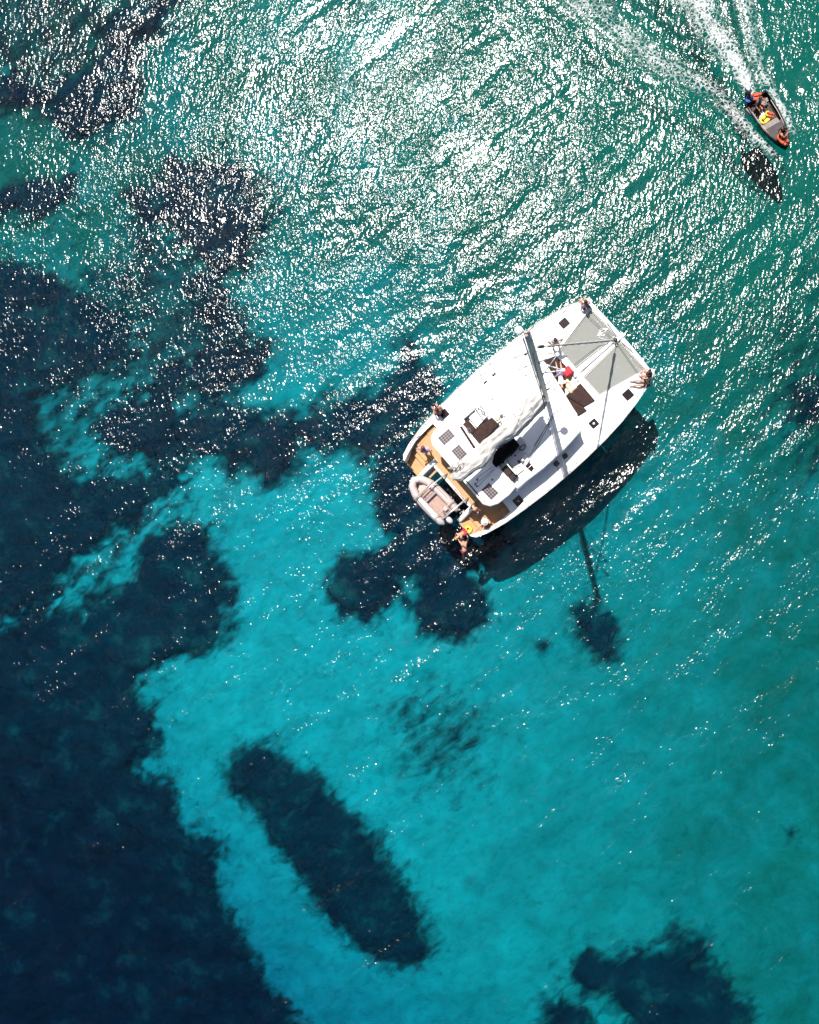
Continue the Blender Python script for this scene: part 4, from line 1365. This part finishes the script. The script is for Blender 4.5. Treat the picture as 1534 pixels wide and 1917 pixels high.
# gunwale caps
for sgn in (1, -1):
    pts_o = [(x, sgn * w) for x, w in ST]
    tube('gunwale', [(x, sgn * (w - 0.015), gz(x) + 0.01) for x, w in ST], 0.028, BOATBLK, mboat, 6)
    tube('side_trim', [(x, sgn * (w - 0.09), gz(x) + 0.025) for x, w in ((-0.62 * hl, 0.67), (-0.2 * hl, 0.66), (0.15 * hl, 0.60), (0.30 * hl, 0.555))], 0.022, mat('pale_trim', (0.40, 0.34, 0.30), 0.6, 0.08, 6), mboat, 6)
fd = [(x, w - 0.03) for x, w in [(0.10 * hl, 0.61), (0.30 * hl, 0.553)] + ST[4:]]
prism('foredeck', fd + [(x, -w) for x, w in fd[::-1]], 0.40, lambda x, y: gz(x) + 0.005, BOATGREY, mboat)
prism('thwart', [M2(1424, 236, .5)[:2], M2(1455, 219, .5)[:2], M2(1461, 227, .5)[:2], M2(1431, 244, .5)[:2]], 0.40, 0.475, THWART, mboat, bevel=0.01)
prism('stern_seat', [M2(1421, 196, .45)[:2], M2(1430, 187, .45)[:2], M2(1438, 194, .45)[:2], M2(1428, 199, .45)[:2]], 0.15, 0.42, THWART, mboat, bevel=0.02)
prism('side_locker', [M2(1431, 185, .5)[:2], M2(1437, 181, .5)[:2], M2(1440, 188, .5)[:2], M2(1435, 191, .5)[:2]], 0.15, 0.46, THWART, mboat, bevel=0.02)
prism('side_panel', [M2(1396, 204, .45)[:2], M2(1402, 200, .45)[:2], M2(1409, 211, .45)[:2], M2(1406, 214, .45)[:2]], 0.15, 0.44, THWART, mboat, bevel=0.01)
prism('transom', rect(-0.965 * hl, 0, 0.05, 1.20), 0.0, 0.46, BOATBLK, mboat)
oc = M2(1401.5, 167, 0.85)
ob = from_bm('outboard_motor', bm_ball(bmesh.new(), (oc.x, oc.y, 0.78), (0.24, 0.15, 0.20), 14, 9), mat('outboard_cowl_dark', (0.06, 0.075, 0.10), 0.3, 0.2, 4), mboat, True)
ball('cowl_top', (oc.x - 0.04, oc.y - 0.02, 0.90), (0.17, 0.105, 0.10), mat('outboard_cowl_white', (0.78, 0.78, 0.8), 0.3, 0.03, 4), ob, 12, 8)
tube('drive_leg', [(oc.x, oc.y, 0.7), (oc.x, oc.y, 0.2), (oc.x - 0.03, oc.y, -0.35)], [0.11, 0.07, 0.06], BLACKP, ob, 8)
tube('clamp_bracket', [(oc.x + 0.1, oc.y, 0.55), (-0.93 * hl, oc.y * 0.9, 0.50)], 0.08, BLACKP, ob, 8)
tube('tiller', [(oc.x + 0.2, oc.y, 0.75), (oc.x + 0.62, oc.y - 0.12, 0.72)], 0.025, BLACKP, ob, 6)

# things in the motorboat
def place(o, w, rz=0.0):
    o.location = w
    o.rotation_euler = (0, 0, rz)
    return o


bk = thing('bucket', 'blue oval bucket at the stern of the motorboat', 'bucket', m_world(M2(1401, 191, 0.15)), MH)
bm = bmesh.new()
bm_lathe(bm, [(0.14, 0), (0.19, 0.36), (0.20, 0.38), (0.18, 0.38), (0.17, 0.28)], 16)
bmesh.ops.scale(bm, vec=(0.85, 1.2, 1), verts=bm.verts)
from_bm('body', bm, BLUE, bk, True)
bm = bmesh.new(); bm_lathe(bm, [(0.165, 0.27), (0.168, 0.29), (0.02, 0.31)], 16); bmesh.ops.scale(bm, vec=(0.85, 1.2, 1), verts=bm.verts)
from_bm('contents', bm, mat('blue_cloth', (0.06, 0.16, 0.50), 0.8, 0.2, 9), bk, True)


def life_jacket(label, w, rz, m1, m2, s=1.0, tilt=0.0):
    t = thing('life_jacket', label, 'life jacket', w, rz)
    for sgn in (1, -1):
        bm = bmesh.new()
        bm_prism(bm, [(0.24 * s, sgn * 0.03), (0.26 * s, sgn * 0.17 * s), (0.0, sgn * 0.20 * s), (-0.2 * s, sgn * 0.19 * s), (-0.22 * s, sgn * 0.02)], 0.0, 0.10 * s, 0.035, 3)
        from_bm('panel', bm, m1, t, True)
    pts = [Vector((-0.18 * s + -0.19 * s * math.sin(a), 0.16 * s * math.cos(a), 0.09 * s)) for a in np.linspace(0, math.pi, 9)]
    tube('collar', pts, 0.055 * s, m2, t, 8)
    tube('strap', [(0.1 * s, -0.2 * s, 0.09 * s), (0.1 * s, 0, 0.115 * s), (0.1 * s, 0.2 * s, 0.09 * s)], 0.018 * s, BLACKP, t, 5)
    return t


life_jacket('orange life jacket lying at the motorboat stern beside the outboard', m_world(M2(1418, 181.5, 0.44)), MH + 1.2, ORANGE, ORANGE, 0.95)
life_jacket('yellow life jacket lying before the middle bench of the motorboat', m_world(M2(1435, 221, 0.40)), MH + 1.75, YELLOW, YELLOW, 1.05)
life_jacket('small orange life jacket on top of the yellow one', m_world(M2(1443, 215.5, 0.52)), MH + 0.7, ORANGE, YELLOW, 0.72)
life_jacket('orange life jacket lying on the very bow of the motorboat', m_world(M2(1467, 263.5, 0.62)), MH + 0.3, ORANGE, ORANGE, 1.0)


def crumple(name, pix, z0, th, material, conv, label, cat_, seed, amp=0.03):
    """loose cloth: an outline filled with a wrinkled sheet of some thickness"""
    poly = [tuple(conv(x, y, z0)[:2]) for x, y in pix]
    cx_ = sum(p[0] for p in poly) / len(poly); cy_ = sum(p[1] for p in poly) / len(poly)
    loc = [(x - cx_, y - cy_) for x, y in poly]
    xs_ = [p[0] for p in loc]; ys_ = [p[1] for p in loc]
    st = 0.025
    gx_ = np.arange(min(xs_) - st, max(xs_) + 2 * st, st); gy_ = np.arange(min(ys_) - st, max(ys_) + 2 * st, st)
    sd = lambda X, Y: poly_sdf(X, Y, loc) + 0.012 * sinnoise(X, Y, 0.12, seed, octv=1)
    o = grid_mesh(name, gx_, gy_, lambda X, Y: np.where(sd(X, Y) > 0, th * smooth01(sd(X, Y) / 0.05) + amp * (0.5 + 0.5 * sinnoise(X, Y, 0.22, seed + 1, octv=2)), -0.004), keep=lambda X, Y: sd(X, Y) > 0, material=material)
    tag(o, label, cat_)
    return o, cx_, cy_


o, ax, ay = crumple('cloth', [(1423, 216), (1428, 207), (1434, 212), (1431, 222), (1429, 232), (1424, 233), (1421, 226)], 0.30, 0.12, mat('white_cloth', (0.72, 0.68, 0.60), 0.9, 0.08, 9), M2, 'crumpled cream cloth beside the yellow life jacket in the motorboat', 'cloth', 501, 0.08)
o.location = m_world((ax, ay, 0.18)); o.rotation_euler = (0, 0, MH)
o, ax, ay = crumple('bag', [(1419, 224), (1424, 222), (1425, 229), (1421, 231)], 0.30, 0.12, mat('blue_grey_fabric', (0.12, 0.28, 0.36), 0.9, 0.2, 9), M2, 'small blue grey bag against the motorboat side', 'bag', 511, 0.05)
o.location = m_world((ax, ay, 0.18)); o.rotation_euler = (0, 0, MH)

# ================================================================== LOOSE THINGS ON THE CATAMARAN
def on_cat(o, ax, ay, z):
    o.location = cat_world(ax, ay, z); o.rotation_euler = (0, 0, HEAD)


o, ax, ay = crumple('beach_towel', [(1058, 689), (1064, 684), (1075, 696), (1062, 706), (1054, 700)], DZ + .2, 0.09, REDC, B, 'red towel spread on the brown cushions before the mast', 'towel', 521, 0.03)
on_cat(o, ax, ay, DZ + 0.135)
o, ax, ay = crumple('beach_towel', [(1056, 713), (1062, 709), (1080, 725), (1069, 736), (1064, 731)], DZ + .2, 0.05, CREAM, B, 'cream towel hanging off the brown cushions towards the centre beam', 'towel', 531, 0.03)
on_cat(o, ax, ay, DZ + 0.135)
yb = thing('float_ring', 'yellow swim ring on the starboard swim platform', 'swim ring', cat_world(*B2(877, 991, 0.9), 0.845), HEAD)
bm = bmesh.new()
bm_tube(bm, [Vector((0.14 * math.cos(t), 0.14 * math.sin(t), 0.08)) for t in np.linspace(0, 2 * math.pi, 21)], 0.078, 10, False)
from_bm('tube', bm, YELLOW, yb, True)
ball('valve', (0.14, 0.03, 0.155), (0.02, 0.02, 0.015), WHITE, yb, 8, 5)

# ================================================================== PEOPLE
SKIN1 = mat('skin_fair', (0.52, 0.27, 0.19), 0.6, 0.08, 9)
SKIN2 = mat('skin_tan', (0.40, 0.19, 0.12), 0.6, 0.08, 9)
SKIN3 = mat('skin_dark', (0.20, 0.09, 0.06), 0.6, 0.08, 9)
HAIRD = mat('hair_dark', (0.014, 0.008, 0.007), 0.55, 0.4, 30, bump=0.006, bscale=60)
HAIRB = mat('hair_auburn', (0.16, 0.04, 0.02), 0.55, 0.3, 30, bump=0.006, bscale=60)
HAIRF = mat('hair_blond', (0.50, 0.30, 0.12), 0.55, 0.2, 30, bump=0.006, bscale=60)
EYE = mat('eye', (0.02, 0.015, 0.012), 0.2)

# joints in a person's own frame: x ahead, y left, z up from the surface that carries them
POSES = {
    'stand': dict(pel=(0, 0, .93), spi=(.01, 0, 1.12), che=(.0, 0, 1.30), nec=(.01, 0, 1.45), hea=(.03, 0, 1.57), top=(.02, 0, 1.66),
                  sh=(0, .17, 1.38), el=(.02, .25, 1.12), wr=(.12, .24, .90), ha=(.16, .23, .83), hi=(0, .09, .90), kn=(.02, .10, .49), an=(-.01, .10, .08), to=(.15, .11, .04)),
    'hips': dict(pel=(0, 0, .93), spi=(.01, 0, 1.12), che=(.0, 0, 1.30), nec=(.01, 0, 1.45), hea=(.05, 0, 1.57), top=(.05, 0, 1.66),
                 sh=(0, .18, 1.38), el=(-.06, .40, 1.18), wr=(.05, .22, 1.02), ha=(.08, .16, .98), hi=(0, .09, .90), kn=(.02, .13, .49), an=(-.01, .15, .08), to=(.15, .17, .04)),
    'sit': dict(pel=(0, 0, .13), spi=(-.03, 0, .32), che=(-.05, 0, .50), nec=(-.03, 0, .66), hea=(.02, 0, .78), top=(.02, 0, .87),
                sh=(-.05, .17, .58), el=(-.12, .24, .34), wr=(-.10, .24, .10), ha=(-.12, .25, .05), hi=(.03, .09, .11), kn=(.44, .12, .24), an=(.80, .12, .07), to=(.90, .14, .16)),
    'hug': dict(pel=(0, 0, .13), spi=(-.04, 0, .32), che=(-.02, 0, .50), nec=(.05, 0, .64), hea=(.12, 0, .75), top=(.13, 0, .84),
                sh=(.0, .17, .57), el=(.20, .24, .42), wr=(.38, .12, .42), ha=(.42, .05, .42), hi=(.03, .09, .12), kn=(.38, .11, .48), an=(.42, .10, .08), to=(.55, .11, .04)),
    'edge': dict(pel=(0, 0, .13), spi=(-.03, 0, .32), che=(-.03, 0, .50), nec=(.01, 0, .65), hea=(.08, 0, .76), top=(.09, 0, .85),
                 sh=(-.02, .17, .57), el=(.05, .25, .36), wr=(.22, .18, .26), ha=(.28, .15, .25), hi=(.03, .09, .12), kn=(.43, .13, .17), an=(.48, .13, -.22), to=(.60, .14, -.27)),
    'chair': dict(pel=(0, 0, .12), spi=(-.03, 0, .32), che=(-.03, 0, .50), nec=(.01, 0, .65), hea=(.07, 0, .76), top=(.08, 0, .85),
                  sh=(-.02, .17, .57), el=(.02, .28, .36), wr=(.22, .34, .28), ha=(.29, .35, .27), hi=(.03, .09, .12), kn=(.42, .13, .15), an=(.44, .13, -.20), to=(.57, .14, -.24)),
    'lie': dict(pel=(0, 0, .12), spi=(-.20, 0, .12), che=(-.38, 0, .13), nec=(-.54, 0, .15), hea=(-.66, 0, .17), top=(-.75, 0, .18),
                sh=(-.46, .17, .12), el=(-.40, .36, .08), wr=(-.58, .46, .07), ha=(-.65, .48, .06), hi=(.05, .09, .11), kn=(.40, .12, .30), an=(.60, .11, .06), to=(.74, .13, .08)),
    'bend': dict(pel=(0, 0, .82), spi=(.14, 0, .96), che=(.30, 0, 1.06), nec=(.44, 0, 1.10), hea=(.56, 0, 1.10), top=(.64, 0, 1.11),
                 sh=(.36, .17, 1.05), el=(.42, .24, .80), wr=(.55, .18, .60), ha=(.60, .16, .54), hi=(0, .09, .80), kn=(.14, .12, .44), an=(-.02, .12, .08), to=(.14, .13, .04)),
    'swim': dict(pel=(0, 0, -.03), spi=(.20, 0, .02), che=(.38, 0, .06), nec=(.53, 0, .12), hea=(.64, 0, .17), top=(.71, 0, .22),
                 sh=(.45, .17, .06), el=(.66, .28, .02), wr=(.88, .22, .06), ha=(.96, .20, .07), hi=(-.05, .09, -.10), kn=(-.26, .13, -.44), an=(-.46, .16, -.80), to=(-.52, .17, -.94)),
}
RAD = dict(pel=.135, spi=.115, che=.135, nec=.055, hea=.088, top=.070, sh=.062, el=.040, wr=.030, ha=.032, hi=.092, kn=.058, an=.038, to=.032)
DG = None


def skin_mesh(pts, edges, rads, root):
    """grow a smooth surface round a stick figure and return its mesh data"""
    me = bpy.data.meshes.new('tmp')
    me.from_pydata([tuple(p) for p in pts], edges, [])
    o = bpy.data.objects.new('tmp', me)
    COL.objects.link(o)
    sm = o.modifiers.new('s', 'SKIN'); sm.use_smooth_shade = True; sm.branch_smoothing = 0.6
    me.skin_vertices[0] if len(me.skin_vertices) else me.attributes
    if not len(me.skin_vertices):
        me.skin_vertices.new()
    for i, r in enumerate(rads):
        sv = me.skin_vertices[0].data[i]
        sv.radius = r if hasattr(r, '__len__') else (r, r)
        sv.use_root = (i == root)
    ss = o.modifiers.new('d', 'SUBSURF'); ss.levels = 1; ss.render_levels = 1
    dg = bpy.context.evaluated_depsgraph_get()
    dg.update()
    ev = o.evaluated_get(dg)
    new = bpy.data.meshes.new_from_object(ev)
    bpy.data.objects.remove(o)
    bpy.data.meshes.remove(me)
    return new


def person(label, loc, rz, pose, skin, top=None, bottom_=None, hair=HAIRD, long_hair=True, tweak=None, scale=1.0, hat=None, group='people aboard the boats', tilt=0.0):
    J = dict(POSES[pose])
    t = thing('person', label, 'person', loc, rz, group)
    t.scale = (scale,) * 3
    t.rotation_euler = (0, tilt, rz)
    names, pts, rads = [], [], []

    def add(k, p):
        names.append(k); pts.append(Vector(p)); rads.append(RAD[k.split('_')[0]])
    for k in ('pel', 'spi', 'che', 'nec', 'hea', 'top'):
        add(k, J[k])
    for s, sg in (('l', 1), ('r', -1)):
        for k in ('sh', 'el', 'wr', 'ha', 'hi', 'kn', 'an', 'to'):
            p = J[k]
            if tweak and (k, s) in tweak:
                p = tweak[(k, s)]
                add(k + '_' + s, p)
            else:
                add(k + '_' + s, (p[0], p[1] * sg, p[2]))
    ix = {n: i for i, n in enumerate(names)}
    E_ = [('pel', 'spi'), ('spi', 'che'), ('che', 'nec'), ('nec', 'hea'), ('hea', 'top')]
    for s in 'lr':
        E_ += [('che', 'sh_' + s), ('sh_' + s, 'el_' + s), ('el_' + s, 'wr_' + s), ('wr_' + s, 'ha_' + s), ('pel', 'hi_' + s), ('hi_' + s, 'kn_' + s), ('kn_' + s, 'an_' + s), ('an_' + s, 'to_' + s)]
    rr = list(rads)
    for s in 'lr':
        rr[ix['ha_' + s]] = (0.034, 0.020)
    rr[ix['pel']] = (0.15, 0.11); rr[ix['che']] = (0.15, 0.105); rr[ix['spi']] = (0.125, 0.095)
    body = skin_mesh(pts, [(ix[a], ix[b]) for a, b in E_], rr, 0)
    bm = bmesh.new(); bm.from_mesh(body); bpy.data.meshes.remove(body)
    # face and hands
    up = (pts[ix['top']] - pts[ix['hea']]).normalized()
    fwd = Vector((1, 0, 0))
    if pose == 'lie':
        fwd = Vector((0.1, 0, 1))
    if pose in ('bend', 'swim'):
        fwd = Vector((0.4, 0, -1))
    fwd = (fwd - up * fwd.dot(up)).normalized()
    side = up.cross(fwd).normalized()
    hc = pts[ix['hea']].lerp(pts[ix['top']], 0.35)
    bm_tube(bm, [hc + fwd * 0.075 + up * 0.01, hc + fwd * 0.112 - up * 0.022], [0.010, 0.016], 6)          # nose
    for sg in (1, -1):
        bm_ball(bm, hc + side * sg * 0.088, (0.016, 0.010, 0.028), 6, 5)                                     # ears
    bm_tube(bm, [hc + fwd * 0.086 - up * 0.052 + side * 0.022, hc + fwd * 0.092 - up * 0.052, hc + fwd * 0.086 - up * 0.052 - side * 0.022], 0.007, 5)   # mouth
    for s, sg in (('l', 1), ('r', -1)):
        w_, h_ = pts[ix['wr_' + s]], pts[ix['ha_' + s]]
        d = (h_ - w_).normalized()
        acr = d.cross(Vector((0, 0, 1)))
        acr = acr.normalized() if acr.length > 0.1 else Vector((0, 1, 0))
        nrm = acr.cross(d).normalized()
        for q, ln in enumerate((0.062, 0.074, 0.070, 0.054)):
            b0 = h_ + acr * (0.030 - 0.020 * q) + d * 0.005
            bm_tube(bm, [b0, b0 + d * ln * 0.55, b0 + d * ln * 0.95 - nrm * ln * 0.35], [0.0095, 0.009, 0.007], 5)
        b0 = w_.lerp(h_, 0.45) + acr * 0.03 * sg
        bm_tube(bm, [b0, b0 + (d * 0.6 + acr * sg * 0.8).normalized() * 0.04, b0 + (d * 0.9 + acr * sg * 0.5).normalized() * 0.07], [0.011, 0.010, 0.008], 5)
    from_bm('body', bm, skin, t, True)
    bm = bmesh.new()
    for sg in (1, -1):
        bm_ball(bm, hc + fwd * 0.078 + up * 0.018 + side * sg * 0.032, 0.012, 6, 5)
    from_bm('eyes', bm, EYE, t, True)
    # hair: shell over the back and crown of the head, falling to the shoulders when long
    bm = bmesh.new()
    bm_ball(bm, hc + up * 0.022 - fwd * 0.022, (0.102, 0.100, 0.108), 12, 9)
    bmesh.ops.delete(bm, geom=[v for v in bm.verts if (v.co - hc).dot(fwd) > 0.045 and (v.co - hc).dot(up) < 0.055], context='VERTS')
    if long_hair:
        tail = pts[ix['nec']] - fwd * 0.10
        bm_tube(bm, [hc - fwd * 0.06, hc - fwd * 0.09 - up * 0.06, tail - up * 0.02, tail - up * 0.14], [0.075, 0.085, 0.075, 0.03], 9, True)
    if pose == 'lie':
        bm_ball(bm, hc + up * 0.06 - fwd * 0.05, (0.19, 0.15, 0.05), 12, 7)     # loose hair spread on the cushion
    hr = from_bm('hair', bm, hair, t, True)
    if hat is not None:
        bm = bmesh.new()
        M = Matrix.Translation(hc + up * 0.07) @ up.to_track_quat('Z', 'Y').to_matrix().to_4x4()
        bm_lathe(bm, [(0.19, 0.0), (0.19, 0.012), (0.108, 0.02), (0.10, 0.09), (0.06, 0.12)], 16)
        bmesh.ops.transform(bm, matrix=M, verts=bm.verts)
        from_bm('hat', bm, hat, t, True)

    def garment(name, keys, edges, material, grow):
        idx = {k: i for i, k in enumerate(keys)}
        P_ = [pts[ix[k]] if k in ix else keys_extra[k] for k in keys]
        R_ = []
        for k in keys:
            b_ = rr[ix[k]] if k in ix else extra_r[k]
            R_.append(tuple(v + grow for v in b_) if hasattr(b_, '__len__') else (b_ + grow, b_ + grow))
        me = skin_mesh(P_, [(idx[a], idx[b]) for a, b in edges], R_, 0)
        me.name = name
        link(name, me, material, t, True)
    keys_extra, extra_r = {}, {}
    for s in 'lr':
        keys_extra['ua_' + s] = pts[ix['sh_' + s]].lerp(pts[ix['el_' + s]], 0.55); extra_r['ua_' + s] = 0.05
        keys_extra['th_' + s] = pts[ix['hi_' + s]].lerp(pts[ix['kn_' + s]], 0.55); extra_r['th_' + s] = 0.078
        keys_extra['kx_' + s] = pts[ix['hi_' + s]].lerp(pts[ix['kn_' + s]], 0.97); extra_r['kx_' + s] = 0.062
    keys_extra['col'] = pts[ix['che']].lerp(pts[ix['nec']], 0.55); extra_r['col'] = 0.075
    if top is not None:
        garment('top', ['che', 'spi', 'pel', 'col', 'sh_l', 'ua_l', 'sh_r', 'ua_r'], [('che', 'spi'), ('spi', 'pel'), ('che', 'col'), ('che', 'sh_l'), ('sh_l', 'ua_l'), ('che', 'sh_r'), ('sh_r', 'ua_r')], top, 0.016)
    if bottom_ is not None:
        garment('shorts', ['pel', 'hi_l', 'th_l', 'hi_r', 'th_r'], [('pel', 'hi_l'), ('hi_l', 'th_l'), ('pel', 'hi_r'), ('hi_r', 'th_r')], bottom_, 0.020)
    return t


def cloth(name, col):
    return mat('cloth_' + name, col, 0.9, 0.15, 12, bump=0.006, bscale=25)


def facing(dx, dy):
    """heading (world) from a direction in the photograph, y down"""
    return math.atan2(-dy, dx)


def P_on(px, py, z):
    p = at(px, py, z)
    return (p.x, p.y, z)


BLK, LIL, WHT, GRY = cloth('black', (0.012, 0.010, 0.014)), cloth('lilac', (0.36, 0.30, 0.50)), cloth('white', (0.74, 0.72, 0.72)), cloth('grey', (0.36, 0.35, 0.38))
RED, PNK, MRN, PUR, DGR = cloth('red', (0.5, 0.03, 0.05)), cloth('pink', (0.66, 0.42, 0.44)), cloth('maroon', (0.13, 0.03, 0.04)), cloth('purple', (0.20, 0.13, 0.30)), cloth('dark_grey', (0.07, 0.06, 0.075))

person('person with dark hair in a purple top sitting on the port bow tip', P_on(1097, 575, DZ), facing(-0.4, -0.9), 'edge', SKIN1, PUR, DGR)
person('person in black sitting on the starboard bow tip, knees drawn up beside the beam', P_on(1216, 704, DZ), facing(-1, -0.15), 'hug', SKIN1, BLK, BLK, HAIRD)
person('person in black with legs stretched across the starboard bow deck', P_on(1212, 718, DZ), facing(-1, 0.02), 'sit', SKIN1, BLK, BLK, HAIRD, False)
person('person with long dark hair standing on the port side deck by the trampoline', P_on(1041, 649, DZ), facing(0.2, 0.98), 'hips', SKIN1, GRY, GRY)
person('person in a white top lying on the brown cushions before the mast', P_on(1049, 703, DZ + 0.13), facing(-0.15, -1), 'lie', SKIN1, WHT, PUR, scale=0.95)
person('person in maroon sitting beside a hatch on the port aft deck', P_on(824, 773, DZ + 0.02), facing(-0.6, -0.75), 'edge', SKIN2, MRN, BLK)
person('person in lilac standing hands on hips in the teak port cockpit', P_on(801, 845, 1.38), facing(0.2, -0.98), 'hips', SKIN1, LIL, LIL, HAIRB)
person('person in a pink top standing in the shade of the hardtop corner', P_on(895, 955, 1.38), facing(-0.8, 0.6), 'stand', SKIN2, PNK, MRN, HAIRF)
person('person in a white shirt and red shorts sitting on the starboard stern steps', P_on(911, 977, 1.38), facing(-0.62, 0.78), 'sit', SKIN1, WHT, RED, HAIRF, False, hat=mat('straw_hat', (0.72, 0.68, 0.60), 0.9, 0.1, 20))
person('person in red swimwear bending at the edge of the starboard swim platform', P_on(872, 996, 0.84), facing(-0.75, 0.66), 'bend', SKIN1, None, RED, HAIRF, True, scale=0.85)
person('swimmer with bare back in the water behind the starboard stern', P_on(870, 1031, 0.0), facing(-0.1, -1), 'swim', SKIN1, None, MRN, HAIRD, False, scale=0.95)
person('person in dark grey steering at the stern of the motorboat', m_world(M2(1417, 196, 0.42)), MH + 0.5, 'chair', SKIN2, DGR, BLK, HAIRD, False, scale=0.9)
person('person in black sitting on the motorboat foredeck', m_world(M2(1464, 248, 0.56)), MH - 0.5, 'hug', SKIN2, BLK, BLK, HAIRD, scale=0.9)
